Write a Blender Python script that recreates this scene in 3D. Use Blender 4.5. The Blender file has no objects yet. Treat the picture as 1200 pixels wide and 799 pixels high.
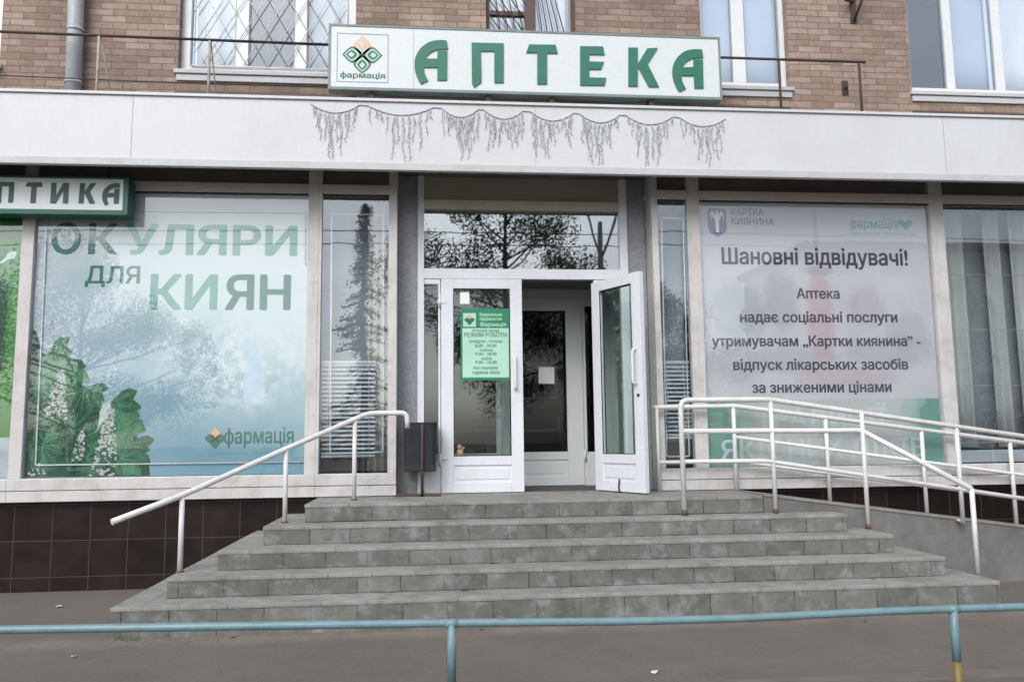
import bpy, bmesh, math, random
from mathutils import Vector, Matrix
S = bpy.context.scene
C = S.collection
rnd = random.Random(7)

# ------------------------------------------------------------------ camera
CAMP = Vector((0.0, -8.1233, 1.3525))
YAW, PIT, ROL, FPX = 0.0955, 0.1176, -0.012, 964.17
_f = Vector((math.sin(YAW)*math.cos(PIT), math.cos(YAW)*math.cos(PIT), math.sin(PIT)))
_r = Vector((math.cos(YAW), -math.sin(YAW), 0)); _u = _r.cross(_f)
_R = math.cos(ROL)*_r + math.sin(ROL)*_u
_U = -math.sin(ROL)*_r + math.cos(ROL)*_u
cam = bpy.data.cameras.new('camera'); camo = bpy.data.objects.new('camera', cam); C.objects.link(camo)
camo.matrix_world = Matrix(((_R.x, _U.x, -_f.x, CAMP.x), (_R.y, _U.y, -_f.y, CAMP.y), (_R.z, _U.z, -_f.z, CAMP.z), (0, 0, 0, 1)))
cam.sensor_fit = 'HORIZONTAL'; cam.sensor_width = 36; cam.lens = 36*FPX/1200
cam.clip_start = 0.05; cam.clip_end = 2000
S.camera = camo

# ------------------------------------------------------------------ sky, sun, exposure
SUN_EL, SUN_AZ = math.radians(42), math.radians(205)      # azimuth clockwise from +Y: behind the camera, to its left
w = bpy.data.worlds.new('World'); S.world = w; w.use_nodes = True
nt = w.node_tree; nt.nodes.clear()
sky = nt.nodes.new('ShaderNodeTexSky'); sky.sky_type = 'NISHITA'; sky.sun_disc = False
sky.sun_elevation = SUN_EL; sky.sun_rotation = SUN_AZ; sky.dust_density = 3.0; sky.air_density = 1.0
hs = nt.nodes.new('ShaderNodeHueSaturation'); hs.inputs['Saturation'].default_value = 0.42
bw = nt.nodes.new('ShaderNodeRGBToBW')
tc = nt.nodes.new('ShaderNodeTexCoord')
mp = nt.nodes.new('ShaderNodeMapping'); mp.inputs['Scale'].default_value = (1.6, 1.6, 4.0)
cl = nt.nodes.new('ShaderNodeTexNoise'); cl.inputs['Scale'].default_value = 1.5; cl.inputs['Detail'].default_value = 6
cr = nt.nodes.new('ShaderNodeValToRGB')
cr.color_ramp.elements[0].position = 0.35; cr.color_ramp.elements[0].color = (1.35, 1.42, 1.52, 1)
cr.color_ramp.elements[1].position = 0.65; cr.color_ramp.elements[1].color = (2.1, 2.1, 2.1, 1)
mul = nt.nodes.new('ShaderNodeMix'); mul.data_type = 'RGBA'; mul.blend_type = 'MULTIPLY'; mul.inputs[0].default_value = 1.0
bg = nt.nodes.new('ShaderNodeBackground'); bg.inputs['Strength'].default_value = 0.12
wo = nt.nodes.new('ShaderNodeOutputWorld')
L = nt.links.new
L(sky.outputs[0], hs.inputs['Color']); L(tc.outputs['Generated'], mp.inputs[0]); L(mp.outputs[0], cl.inputs['Vector'])
L(cl.outputs['Fac'], cr.inputs[0]); L(hs.outputs[0], mul.inputs[6]); L(cr.outputs[0], mul.inputs[7])
L(mul.outputs[2], bg.inputs['Color']); L(bg.outputs[0], wo.inputs[0])
sl = bpy.data.lights.new('sun', 'SUN'); sl.energy = 1.0; sl.angle = math.radians(25); sl.color = (1, 0.975, 0.945)
so = bpy.data.objects.new('sun', sl); C.objects.link(so)
_sd = Vector((math.sin(SUN_AZ)*math.cos(SUN_EL), math.cos(SUN_AZ)*math.cos(SUN_EL), math.sin(SUN_EL)))
so.rotation_euler = _sd.to_track_quat('Z', 'Y').to_euler(); so.location = (0, -20, 30)
S.view_settings.view_transform = 'Standard'; S.view_settings.look = 'None'
S.view_settings.gamma = 1; S.view_settings.use_curve_mapping = False
S.view_settings.exposure = 0.32
S.cycles.max_bounces = 8; S.cycles.transparent_max_bounces = 16; S.cycles.use_denoising = True

# ------------------------------------------------------------------ materials
def srgb(r, g, b):
    f = lambda c: (c/255/12.92) if c/255 <= 0.04045 else ((c/255+0.055)/1.055)**2.4
    return (f(r), f(g), f(b))
class NT:
    def __init__(s, name):
        s.m = bpy.data.materials.new(name); s.m.use_nodes = True; s.t = s.m.node_tree; s.t.nodes.clear()
        s.out = s.n('ShaderNodeOutputMaterial')
    def n(s, t, **k):
        x = s.t.nodes.new(t)
        for a, v in k.items():
            if hasattr(x, a): setattr(x, a, v)
            else: x.inputs[a].default_value = v
        return x
    def l(s, a, b): s.t.links.new(a, b)
    def pos(s): return s.n('ShaderNodeNewGeometry').outputs['Position']
    def noise(s, scale, detail=4, vec=None, rough=.55, stretch=None):
        x = s.n('ShaderNodeTexNoise'); x.inputs['Scale'].default_value = scale; x.inputs['Detail'].default_value = detail
        x.inputs['Roughness'].default_value = rough
        v = vec or s.pos()
        if stretch:
            m = s.n('ShaderNodeMapping'); m.inputs['Scale'].default_value = stretch; s.l(v, m.inputs[0]); v = m.outputs[0]
        s.l(v, x.inputs['Vector']); return x.outputs['Fac']
    def ramp(s, fac, stops):
        r = s.n('ShaderNodeValToRGB'); e = r.color_ramp.elements
        while len(e) < len(stops): e.new(0.5)
        for i, (p, c) in enumerate(stops):
            e[i].position = p; e[i].color = (c, c, c, 1) if isinstance(c, (int, float)) else (*c, 1)
        s.l(fac, r.inputs[0]); return r.outputs[0]
    def mix(s, fac, a, b, mode='MIX'):
        x = s.n('ShaderNodeMix'); x.data_type = 'RGBA'; x.blend_type = mode
        for i, v in ((0, fac), (6, a), (7, b)):
            if hasattr(v, 'is_output'): s.l(v, x.inputs[i])
            else: x.inputs[i].default_value = v if i == 0 else (*v, 1)
        return x.outputs[2]
    def math(s, op, a, b=0.0):
        x = s.n('ShaderNodeMath'); x.operation = op
        for i, v in ((0, a), (1, b)):
            if hasattr(v, 'is_output'): s.l(v, x.inputs[i])
            else: x.inputs[i].default_value = v
        return x.outputs[0]
    def sep(s, v=None):
        x = s.n('ShaderNodeSeparateXYZ'); s.l(v or s.pos(), x.inputs[0]); return x.outputs
    def comb(s, a, b, c=0.0):
        x = s.n('ShaderNodeCombineXYZ')
        for i, v in enumerate((a, b, c)):
            if hasattr(v, 'is_output'): s.l(v, x.inputs[i])
            else: x.inputs[i].default_value = v
        return x.outputs[0]
    def surf(s, col, rough=.6, bump=None, bstr=.3, bdist=.01, metal=0, spec=.4):
        p = s.n('ShaderNodeBsdfPrincipled')
        for k, v in (('Base Color', col), ('Roughness', rough)):
            if hasattr(v, 'is_output'): s.l(v, p.inputs[k])
            else: p.inputs[k].default_value = (*v, 1) if k == 'Base Color' else v
        p.inputs['Metallic'].default_value = metal; p.inputs['Specular IOR Level'].default_value = spec
        if bump is not None:
            b = s.n('ShaderNodeBump'); b.inputs['Strength'].default_value = bstr; b.inputs['Distance'].default_value = bdist
            s.l(bump, b.inputs['Height']); s.l(b.outputs[0], p.inputs['Normal'])
        s.l(p.outputs[0], s.out.inputs[0]); return s.m
def sc(c, k): return tuple(min(1, x*k) for x in c)
def plain(name, col, rough=.55, var=.14, scale=5, bstr=.15, bscale=60, metal=0, spec=.4, stretch=None):
    t = NT(name)
    n1 = t.noise(scale, 6, stretch=stretch)
    c = t.ramp(n1, [(.3, sc(col, 1-var)), (.7, sc(col, 1+var))])
    n2 = t.noise(bscale, 3)
    r = t.ramp(n1, [(.3, max(.05, rough-.08)), (.7, min(1, rough+.08))])
    return t.surf(c, r, n2, bstr, .004, metal, spec)
def painted(name, col, dirt, amount=.5, rough=.45, scale=3.0, rust=None, chips=0.0):
    """weathered paint: broad soft dirt, fine streaks, optional chips showing what is beneath"""
    t = NT(name)
    d1 = t.ramp(t.noise(scale, 8, rough=.7), [(.45, 0.0), (.75, amount)])
    c = t.mix(d1, col, dirt)
    d2 = t.ramp(t.noise(9, 6, stretch=(3.0, 3.0, .35), rough=.7), [(.52, 0.0), (.8, amount*.8)])
    c = t.mix(d2, c, dirt)
    if rust:
        ch = t.ramp(t.noise(26, 7, rough=.75), [(.66-chips, 0.0), (.70-chips, 1.0)])
        c = t.mix(ch, c, rust)
    return t.surf(c, t.ramp(t.noise(12), [(.3, rough-.1), (.7, rough+.12)]), t.noise(30, 4), .3, .005)

M = {}
M['white_paint'] = painted('white_paint', (.66, .67, .68), (.36, .34, .31), .35, .42)
M['old_white_paint'] = painted('old_white_paint', (.50, .49, .48), (.26, .23, .205), .6, .5, 4.0, (.20, .19, .18), .02)
M['beige_paint'] = painted('beige_paint', (.46, .43, .38), (.28, .25, .21), .5, .5)
M['pvc'] = painted('white_plastic', (.62, .635, .65), (.42, .42, .42), .2, .3)
M['door_paint'] = painted('white_door_coating', (.61, .635, .67), (.38, .38, .38), .3, .32)
M['inner_paint'] = painted('grey_white_inner_frame', (.55, .57, .58), (.4, .4, .4), .2, .35)
M['fascia'] = painted('white_sheet_metal', (.525, .54, .56), (.39, .385, .375), .36, .4, 1.3)
M['fascia_trim'] = painted('grey_white_trim', (.45, .455, .465), (.33, .32, .30), .5, .45)
M['soffit'] = plain('dull_brown_soffit', (.13, .112, .10), .8, .3, 2)
M['brown_panel'] = plain('brown_grey_panel', (.33, .28, .24), .6, .12, 2)
M['rail_white'] = painted('white_gloss_rail_paint', (.60, .60, .585), (.40, .36, .31), .5, .35, 7.0, (.21, .13, .085), -.025)
M['rust'] = plain('rust', (.115, .062, .04), .85, .45, 25, .5, 90)
M['dark_iron'] = plain('dark_rusty_iron', (.05, .036, .03), .7, .4, 14, .4, 80)
M['pale_iron'] = plain('dull_pale_iron', (.3, .27, .24), .7, .3, 14, .4, 80)
M['green_frame'] = plain('dark_green_frame', (.008, .085, .055), .4, .15, 6)
M['sign_frame'] = plain('grey_green_sign_frame', (.16, .205, .19), .4, .15, 6)
M['letter_green'] = plain('letter_green', (.018, .14, .088), .4, .08, 4, .05)
M['sign_face'] = painted('translucent_sign_face', (.56, .60, .61), (.55, .58, .58), .25, .3, 1.1)
M['optics_face'] = painted('white_sign_face', (.56, .61, .62), (.42, .46, .46), .3, .35, 2)
M['optics_letter'] = plain('dark_teal_letter', (.012, .065, .062), .45, .08, 4, .05)
M['orange'] = plain('pale_orange', (.66, .38, .2), .4, .06, 6, .05)
M['pale_green'] = plain('pale_green_print', (.42, .56, .49), .4, .06, 6, .05)
M['emblem_green'] = plain('emblem_dark_green', (.03, .14, .095), .4, .08, 6, .05)
M['grey_line'] = plain('grey_line', (.25, .30, .29), .5, .06, 6, .05)
M['bin'] = plain('slate_metal', (.014, .0165, .022), .45, .25, 9, .2, 50)
M['brown_base'] = plain('brown_base', (.06, .042, .038), .7, .2, 9)
M['blue_paint'] = painted('blue_fence_paint', (.145, .24, .265), (.08, .13, .145), .6, .38, 9.0, (.16, .12, .09), -.03)
M['yellow_paint'] = painted('dull_yellow_paint', (.17, .115, .03), (.1, .065, .025), .6, .5, 8)
M['steel'] = plain('brushed_steel', (.55, .56, .58), .3, .06, 6, .05, metal=.9)
M['black'] = plain('black_rubber', (.015, .015, .016), .6, .2)
M['pipe'] = painted('galvanised_pipe', (.36, .385, .40), (.22, .22, .22), .45, .4, 6)
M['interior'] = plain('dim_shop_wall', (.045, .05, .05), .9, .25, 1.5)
M['interior_floor'] = plain('dim_shop_floor', (.06, .06, .055), .6, .2, 2)
M['vestibule'] = plain('pale_vestibule_wall', (.17, .175, .17), .8, .1, 2)
M['mat'] = plain('dark_floor_mat', (.07, .07, .07), .9, .3, 30, .6, 200)
M['brown_frame'] = plain('brown_wood_paint', (.085, .045, .038), .5, .2, 8, .2, 40, stretch=(2, 2, .3))
M['blind'] = plain('pale_blind_slat', (.60, .63, .64), .5, .05, 3)
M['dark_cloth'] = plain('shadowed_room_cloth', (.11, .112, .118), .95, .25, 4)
def cloth(name, a, b, fs):
    t = NT(name); n = t.noise(fs, 5, stretch=(1, 1, .25))
    return t.surf(t.ramp(n, [(.3, a), (.7, b)]), .95, t.noise(120, 2), .2, .003)
M['net'] = cloth('pale_net_curtain', (.62, .66, .70), (.76, .79, .82), 5)
M['net2'] = cloth('greyed_net_curtain', (.46, .49, .51), (.56, .59, .60), 5)
M['beige_curtain'] = cloth('beige_curtain', (.36, .33, .28), (.5, .46, .39), 4)
M['grey_curtain'] = cloth('grey_curtain', (.44, .44, .41), (.58, .57, .53), 4)
M['grey_backing'] = cloth('grey_backing', (.25, .258, .27), (.32, .33, .34), 3)  # for the sheets added behind the shop glass
M['bluish_blind'] = cloth('bluish_blind_cloth', (.42, .50, .60), (.52, .60, .70), 2)
M['paper'] = plain('white_paper', (.7, .7, .68), .8, .05, 5)
M['wire'] = plain('grey_garland_wire', (.36, .375, .405), .6, .25, 30)
M['tube_white'] = plain('white_light_tube', (.55, .60, .62), .3, .04, 6)
M['lattice'] = plain('white_lattice', (.6, .61, .62), .5, .1, 10)
M['lattice_dim'] = plain('dull_wire_lattice', (.40, .40, .385), .5, .1, 10)
M['peach'] = plain('peach_plastic', (.72, .42, .22), .5, .15, 40)
M['scrap'] = plain('dirty_paper', (.5, .48, .45), .9, .2, 30)

def glass(name, f0=.07, tint=(.975, .98, .985), wav=.012):
    t = NT(name)
    b = t.n('ShaderNodeBump'); b.inputs['Strength'].default_value = wav; b.inputs['Distance'].default_value = .05
    t.l(t.noise(1.6, 2), b.inputs['Height'])
    lw = t.n('ShaderNodeLayerWeight'); lw.inputs['Blend'].default_value = .5
    fac = t.math('ADD', t.math('MULTIPLY', t.math('POWER', lw.outputs['Facing'], 4.0), .85), f0)
    tr = t.n('ShaderNodeBsdfTransparent'); tr.inputs[0].default_value = (*tint, 1)
    g = t.n('ShaderNodeBsdfGlossy'); g.inputs['Roughness'].default_value = .015; g.inputs[0].default_value = (.95, .98, 1, 1)
    t.l(b.outputs[0], g.inputs['Normal'])
    mx = t.n('ShaderNodeMixShader'); t.l(fac, mx.inputs[0]); t.l(tr.outputs[0], mx.inputs[1]); t.l(g.outputs[0], mx.inputs[2])
    t.l(mx.outputs[0], t.out.inputs[0]); return t.m
M['glass'] = glass('window_glass', .045)
M['door_glass'] = glass('door_glass', .055, (.88, .93, .91))
M['far_glass'] = glass('clear_shop_glass', .085, (.9, .93, .95))
M['inner_glass'] = glass('inner_glass', .018, (.8, .84, .83))
M['transom_glass'] = glass('transom_glass', .16, (.9, .94, .93), .015)
M['upper_glass'] = glass('upper_window_glass', .12, (.94, .96, .98), .02)

def brick_mat():
    t = NT('weathered_brick'); s = t.sep()
    u = t.math('ADD', s[0], t.math('MULTIPLY', s[1], 1.0))
    # slight warp so courses are not ruled lines
    wob = t.math('MULTIPLY', t.math('SUBTRACT', t.noise(3, 3), .5), .028)
    v = t.comb(t.math('ADD', u, wob), t.math('ADD', s[2], wob))
    b = t.n('ShaderNodeTexBrick'); b.offset = .5
    for k, val in (('Scale', 1.0), ('Mortar Size', .006), ('Mortar Smooth', .35), ('Bias', -.1), ('Brick Width', .245), ('Row Height', .069)):
        b.inputs[k].default_value = val
    b.inputs['Color1'].default_value = (.245, .178, .142, 1); b.inputs['Color2'].default_value = (.365, .285, .238, 1)
    b.inputs['Mortar'].default_value = (.185, .155, .137, 1)
    t.l(v, b.inputs['Vector'])
    n = t.noise(14, 6, rough=.7)
    c = t.mix(.5, b.outputs['Color'], t.ramp(n, [(.25, (.55, .53, .52)), (.75, (1.5, 1.45, 1.4))]), 'MULTIPLY')
    c = t.mix(t.ramp(t.noise(.9, 5, rough=.65), [(.42, 0.0), (.66, .6)]), c, (.10, .078, .064))        # damp, dark patches
    c = t.mix(t.ramp(t.noise(5, 8, rough=.8), [(.6, 0.0), (.78, .4)]), c, (.30, .25, .21))               # pale lime bloom
    h = t.math('ADD', t.math('MULTIPLY', b.outputs['Fac'], -1.0), t.math('MULTIPLY', n, .35))
    return t.surf(c, .9, h, .6, .012, spec=.2)
M['brick'] = brick_mat()

def tile_mat():
    t = NT('dark_brown_tile'); s = t.sep()
    b = t.n('ShaderNodeTexBrick'); b.offset = 0
    for k, val in (('Scale', 1.0), ('Mortar Size', .004), ('Mortar Smooth', .1), ('Bias', 0), ('Brick Width', .34), ('Row Height', .33)):
        b.inputs[k].default_value = val
    b.inputs['Color1'].default_value = (.009, .0045, .0042, 1); b.inputs['Color2'].default_value = (.016, .0082, .0072, 1)
    b.inputs['Mortar'].default_value = (.055, .043, .038, 1)
    t.l(t.comb(t.math('ADD', t.math('ADD', s[0], s[1]), .085), t.math('SUBTRACT', s[2], .13)), b.inputs['Vector'])
    dust = t.ramp(t.noise(2.5, 7, rough=.7), [(.45, 0.0), (.8, .35)])
    c = t.mix(dust, b.outputs['Color'], (.04, .03, .027))
    return t.surf(c, t.ramp(t.noise(6), [(.3, .28), (.7, .5)]), t.math('MULTIPLY', b.outputs['Fac'], -1.0), .4, .005, spec=.22)
M['tile'] = tile_mat()

def step_mat(tread=False):
    t = NT('step_tread_concrete' if tread else 'step_stone_tile'); s = t.sep()
    oi = t.n('ShaderNodeObjectInfo')
    u = t.math('ADD', t.math('ADD', s[0], s[1]), t.math('MULTIPLY', oi.outputs['Random'], 2.0))
    b = t.n('ShaderNodeTexBrick'); b.offset = 0
    for k, val in (('Scale', 1.0), ('Mortar Size', .006), ('Mortar Smooth', .4), ('Bias', 0), ('Brick Width', .325), ('Row Height', 20.0)):
        b.inputs[k].default_value = val
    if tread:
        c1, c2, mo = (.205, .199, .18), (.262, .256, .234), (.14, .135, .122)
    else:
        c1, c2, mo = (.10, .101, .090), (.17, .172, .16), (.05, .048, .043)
    for k, val in (('Color1', c1), ('Color2', c2), ('Mortar', mo)): b.inputs[k].default_value = (*val, 1)
    t.l(t.comb(u, t.math('ADD', s[2], 5.0)), b.inputs['Vector'])
    c = b.outputs['Color']
    mid = tuple((p+q)/2 for p, q in zip(c1, c2))
    c = t.mix(t.ramp(t.noise(8, 5, rough=.7), [(.42, 0.0), (.62, .85)]), c, mid)                          # joints filled and worn here and there
    c = t.mix(.55, c, t.ramp(t.noise(7, 8, rough=.75), [(.3, (.6, .6, .58)), (.7, (1.4, 1.4, 1.42))]), 'MULTIPLY')
    c = t.mix(t.ramp(t.noise(5.5, 7, rough=.68), [(.50, 0.0), (.68, .7)]), c, (.275, .28, .29))           # pale bloom
    c = t.mix(t.ramp(t.noise(2.2, 7, rough=.7), [(.50, 0.0), (.74, .65)]), c, (.08, .075, .062))        # grime
    c = t.mix(t.ramp(t.noise(70, 3), [(.62, 0.0), (.75, .35)]), c, (.06, .058, .055))
    h = t.math('ADD', t.math('MULTIPLY', b.outputs['Fac'], -.8), t.math('MULTIPLY', t.noise(60, 5), .5))
    return t.surf(c, .85, h, .45, .008, spec=.25)
M['step'] = step_mat(); M['tread'] = step_mat(True)

def speckle(name, a, b, c3):
    t = NT(name)
    c = t.ramp(t.noise(40, 5, rough=.8), [(.35, a), (.65, b)])
    c = t.mix(t.ramp(t.noise(3, 6), [(.5, 0.0), (.8, .5)]), c, c3)
    return t.surf(c, .35, t.noise(100, 2), .08, .003)
M['granite'] = speckle('grey_blue_granite', (.17, .178, .195), (.30, .315, .345), (.36, .375, .405))

def concrete_mat():
    t = NT('rough_grey_concrete')
    c = t.ramp(t.noise(3, 8, rough=.7), [(.3, (.11, .108, .10)), (.7, (.19, .19, .186))])
    c = t.mix(t.ramp(t.noise(4, 7, stretch=(2, 2, .4), rough=.7), [(.55, 0.0), (.78, .55)]), c, (.235, .24, .248))
    c = t.mix(t.ramp(t.noise(1.3, 6), [(.55, 0.0), (.8, .5)]), c, (.075, .072, .064))
    return t.surf(c, .9, t.noise(40, 6), .4, .01, spec=.2)
M['concrete'] = concrete_mat()

def asphalt_mat():
    t = NT('worn_asphalt_pavement')
    n = t.noise(.8, 8, rough=.65)
    c = t.ramp(n, [(.3, (.112, .096, .083)), (.7, (.145, .126, .110))])
    c = t.mix(t.ramp(t.noise(5, 8, rough=.8), [(.5, 0.0), (.75, .5)]), c, (.175, .15, .135))
    c = t.mix(t.ramp(t.noise(1.9, 9, rough=.78), [(.54, 0.0), (.66, .6)]), c, (.092, .083, .075))
    c = t.mix(t.ramp(t.noise(26, 5, rough=.8), [(.5, 0.0), (.72, .55)]), c, (.165, .147, .132))
    c = t.mix(t.ramp(t.noise(110, 2), [(.55, 0.0), (.66, .7)]), c, (.062, .056, .051))
    c = t.mix(t.ramp(t.noise(150, 2), [(.62, 0.0), (.70, .55)]), c, (.26, .245, .225))
    # dusty strip swept against the bottom step
    s = t.sep(); d = t.math('SUBTRACT', 1.0, t.math('MULTIPLY', t.math('ABSOLUTE', t.math('ADD', s[1], 2.08)), 4.5))
    dd = t.math('MULTIPLY', t.math('MAXIMUM', d, 0.0), t.ramp(t.noise(2.5, 7, rough=.75), [(.35, 0.0), (.6, .7)]))
    c = t.mix(dd, c, (.235, .195, .165))
    cr_ = t.n('ShaderNodeTexVoronoi'); cr_.feature = 'DISTANCE_TO_EDGE'; cr_.inputs['Scale'].default_value = .45
    nz = t.n('ShaderNodeTexNoise'); nz.inputs['Scale'].default_value = 2.0; nz.inputs['Detail'].default_value = 6
    t.l(t.pos(), nz.inputs['Vector'])
    va = t.n('ShaderNodeVectorMath'); va.operation = 'ADD'; t.l(t.pos(), va.inputs[0]); t.l(nz.outputs['Color'], va.inputs[1])
    t.l(va.outputs[0], cr_.inputs['Vector'])
    ck = t.ramp(cr_.outputs['Distance'], [(.0, .10), (.004, 0.0)])
    c = t.mix(ck, c, (.05, .045, .04))
    return t.surf(c, .92, t.noise(150, 4), .35, .006, spec=.2)
M['asphalt'] = asphalt_mat()
M['kerb'] = plain('kerb_concrete', (.135, .12, .106), .9, .2, 4, .3, 90)
M['kerb_gap'] = plain('dirt_joint', (.05, .042, .036), .95, .2, 9)

def leaf_mat(name, a, b):
    t = NT(name)
    c = t.ramp(t.noise(1.1, 4), [(.35, a), (.65, b)])
    p = t.n('ShaderNodeBsdfPrincipled'); t.l(c, p.inputs['Base Color']); p.inputs['Roughness'].default_value = .55
    t.l(p.outputs[0], t.out.inputs[0]); return t.m
M['leaf'] = leaf_mat('tree_leaf', (.05, .08, .028), (.10, .14, .055))
M['leaf2'] = leaf_mat('conifer_needle', (.05, .068, .045), (.085, .105, .07))
M['bark'] = plain('bark', (.07, .055, .042), .95, .3, 8, .6, 30)
M['grass'] = leaf_mat('weed_blade', (.05, .08, .025), (.11, .13, .05))

# posters: printed sheets
def eyewear_poster_mat():
    t = NT('printed_reflection_sheet'); s = t.sep()
    px = t.math('DIVIDE', t.math('ADD', s[0], 3.81), 2.57); pz = t.math('DIVIDE', t.math('SUBTRACT', s[2], 1.03), 2.77)
    n = t.noise(1.7, 7, rough=.7); nb = t.math('MULTIPLY', t.math('SUBTRACT', n, .5), .55)
    g = t.math('ADD', t.math('ADD', t.math('MULTIPLY', px, .30), t.math('MULTIPLY', pz, .9)), nb)
    c = t.ramp(g, [(.28, (.15, .30, .37)), (.55, (.285, .405, .44)), (.72, (.47, .56, .565)), (1.0, (.54, .60, .60))])  # print gradient; its white upper right is sky reflection put into colour
    # pale lace right of middle: reflected sky between branches, put into the colour
    tr = t.ramp(t.noise(9, 8, rough=.8), [(.46, 0.0), (.56, 1.0)])
    dx = t.math('SUBTRACT', px, .72); dz = t.math('SUBTRACT', pz, .38)
    m = t.math('SUBTRACT', 1.0, t.math('ADD', t.math('MULTIPLY', t.math('MULTIPLY', dx, dx), 9.0), t.math('MULTIPLY', t.math('MULTIPLY', dz, dz), 26.0)))
    m = t.math('MULTIPLY', t.math('MAXIMUM', m, 0.0), .9)
    c = t.mix(t.math('MULTIPLY', tr, m), c, (.58, .64, .655))
    tr2 = t.ramp(t.noise(6, 8, rough=.8), [(.50, 0.0), (.62, 1.0)])
    c = t.mix(t.math('MULTIPLY', tr2, t.math('MULTIPLY', m, .45)), c, (.40, .52, .56))
    # grey-violet wash on the left: tree reflection put into the colour
    lw = t.math('MAXIMUM', t.math('SUBTRACT', .62, t.math('ADD', px, t.math('MULTIPLY', nb, .6))), 0.0)
    c = t.mix(t.math('MULTIPLY', lw, .95), c, (.40, .45, .50))
    return t.surf(c, .4, spec=.3)
M['eyewear_sheet'] = eyewear_poster_mat()
def notice_mat():
    """pale sheet with a faint, soft printed picture: tree clumps, a monument and a building"""
    t = NT('printed_pale_sheet'); s = t.sep()
    c = t.ramp(t.noise(1.2, 6, rough=.6), [(.3, (.43, .445, .47)), (.7, (.50, .51, .53))])
    n1 = t.math('MULTIPLY', t.math('SUBTRACT', t.noise(5, 8, rough=.75), .5), 1.9)
    for cx, cz, rx, rz_, col, k in ((3.15, 2.62, .36, .38, (.30, .33, .37), .55), (3.6, 2.74, .22, .36, (.30, .33, .37), .5), (3.1, 2.1, .36, .25, (.31, .34, .37), .5), (3.7, 2.12, .6, .16, (.33, .345, .37), .5),
                                    (4.75, 2.2, .6, .2, (.32, .34, .36), .5), (4.95, 2.42, .28, .22, (.33, .35, .37), .45), (4.53, 2.66, .26, .27, (.38, .33, .37), .5), (4.02, 2.55, .17, .62, (.43, .29, .33), .55),
                                    (4.02, 3.06, .22, .06, (.34, .31, .35), .6), (4.012, 3.42, .03, .42, (.36, .36, .39), .6), (4.25, 1.93, .62, .12, (.42, .33, .37), .55)):
        dx = t.math('DIVIDE', t.math('SUBTRACT', s[0], cx), rx); dz = t.math('DIVIDE', t.math('SUBTRACT', s[2], cz), rz_)
        d = t.math('ADD', t.math('ADD', t.math('MULTIPLY', dx, dx), t.math('MULTIPLY', dz, dz)), n1)
        c = t.mix(t.ramp(d, [(.35, k), (1.0, 0.0)]), c, col)
    return t.surf(c, .4, spec=.3)
M['notice_sheet'] = notice_mat()
def print_blob(name, col, under, thr=.5, scale=4):
    t = NT(name); n = t.noise(scale, 7, rough=.75)
    return t.surf(t.ramp(n, [(thr-.14, col), (thr+.16, under)]), .4, spec=.3)
M['ghost_tree'] = print_blob('faint_printed_trees', (.35, .385, .42), (.47, .495, .54))
M['ghost_pink'] = print_blob('faint_printed_monument', (.43, .385, .43), (.49, .46, .51), .5, 3)
M['ghost_blue'] = print_blob('faint_printed_tower', (.33, .45, .55), (.48, .58, .64), .5, 6)
def teal_band():
    t = NT('teal_print_band'); s = t.sep()
    d = t.math('ABSOLUTE', t.math('SUBTRACT', s[0], 4.05))
    d = t.math('ADD', d, t.math('MULTIPLY', t.math('SUBTRACT', t.noise(2.5, 5), .5), .5))
    return t.surf(t.ramp(d, [(.75, (.42, .45, .44)), (1.0, (.20, .36, .31)), (1.1, (.14, .29, .245))]), .4, spec=.3)
M['ghost_teal'] = teal_band()
M['teal_letter'] = plain('pale_print_letter', (.46, .54, .53), .4, .06, 3, .02)
M['text_dark'] = plain('dark_print', (.045, .048, .06), .4, .25, 6, .02)
M['text_mid'] = plain('mid_grey_print', (.07, .07, .085), .4, .2, 6, .02)
M['text_purple'] = plain('purple_print', (.17, .13, .24), .4, .15, 9, .02)
M['text_faint'] = plain('faint_green_print', (.2, .34, .28), .4, .1, 9, .02)
M['teal_text'] = plain('teal_green_print', (.014, .13, .095), .4, .2, 2.2, .02)
M['teal_pale'] = plain('pale_teal_print', (.10, .28, .215), .4, .18, 2.2, .02)  # for letters washed by the sky's reflection; that veil is in the colour
M['leaf_print_a'] = print_blob('leaf_print', (.012, .07, .038), (.04, .165, .085), .5, 11)
M['leaf_print_b'] = print_blob('light_leaf_print', (.025, .12, .06), (.085, .25, .13), .5, 9)
M['leaf_print_c'] = print_blob('dark_leaf_print', (.008, .042, .026), (.025, .10, .055), .5, 9)
M['leaf_vein'] = plain('leaf_vein_print', (.10, .25, .145), .4, .1, 6, .02)
M['blossom'] = print_blob('blossom_print', (.30, .33, .32), (.58, .60, .58), .5, 26)
M['green_sheet'] = print_blob('vivid_green_print', (.02, .15, .018), (.04, .21, .03), .5, 1.5)
M['green_dark'] = plain('dark_green_print', (.01, .07, .03), .4, .2, 3)
M['grey_sheet'] = plain('pale_grey_print', (.36, .42, .43), .45, .12, 5)
M['sched_green'] = plain('schedule_green', (.018, .19, .09), .4, .08, 5, .02)
M['sched_pale'] = plain('schedule_pale_green', (.36, .58, .47), .4, .06, 5, .02)
M['facade_far'] = plain('beige_render', (.36, .32, .27), .9, .12, .6)
M['roof_far'] = plain('grey_roof', (.14, .13, .12), .9, .1, 1)
M['pane_far'] = plain('dark_far_pane', (.05, .06, .07), .2, .2, .5)
M['grey_post'] = plain('grey_pole_concrete', (.25, .25, .24), .85, .1, 5)

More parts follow.
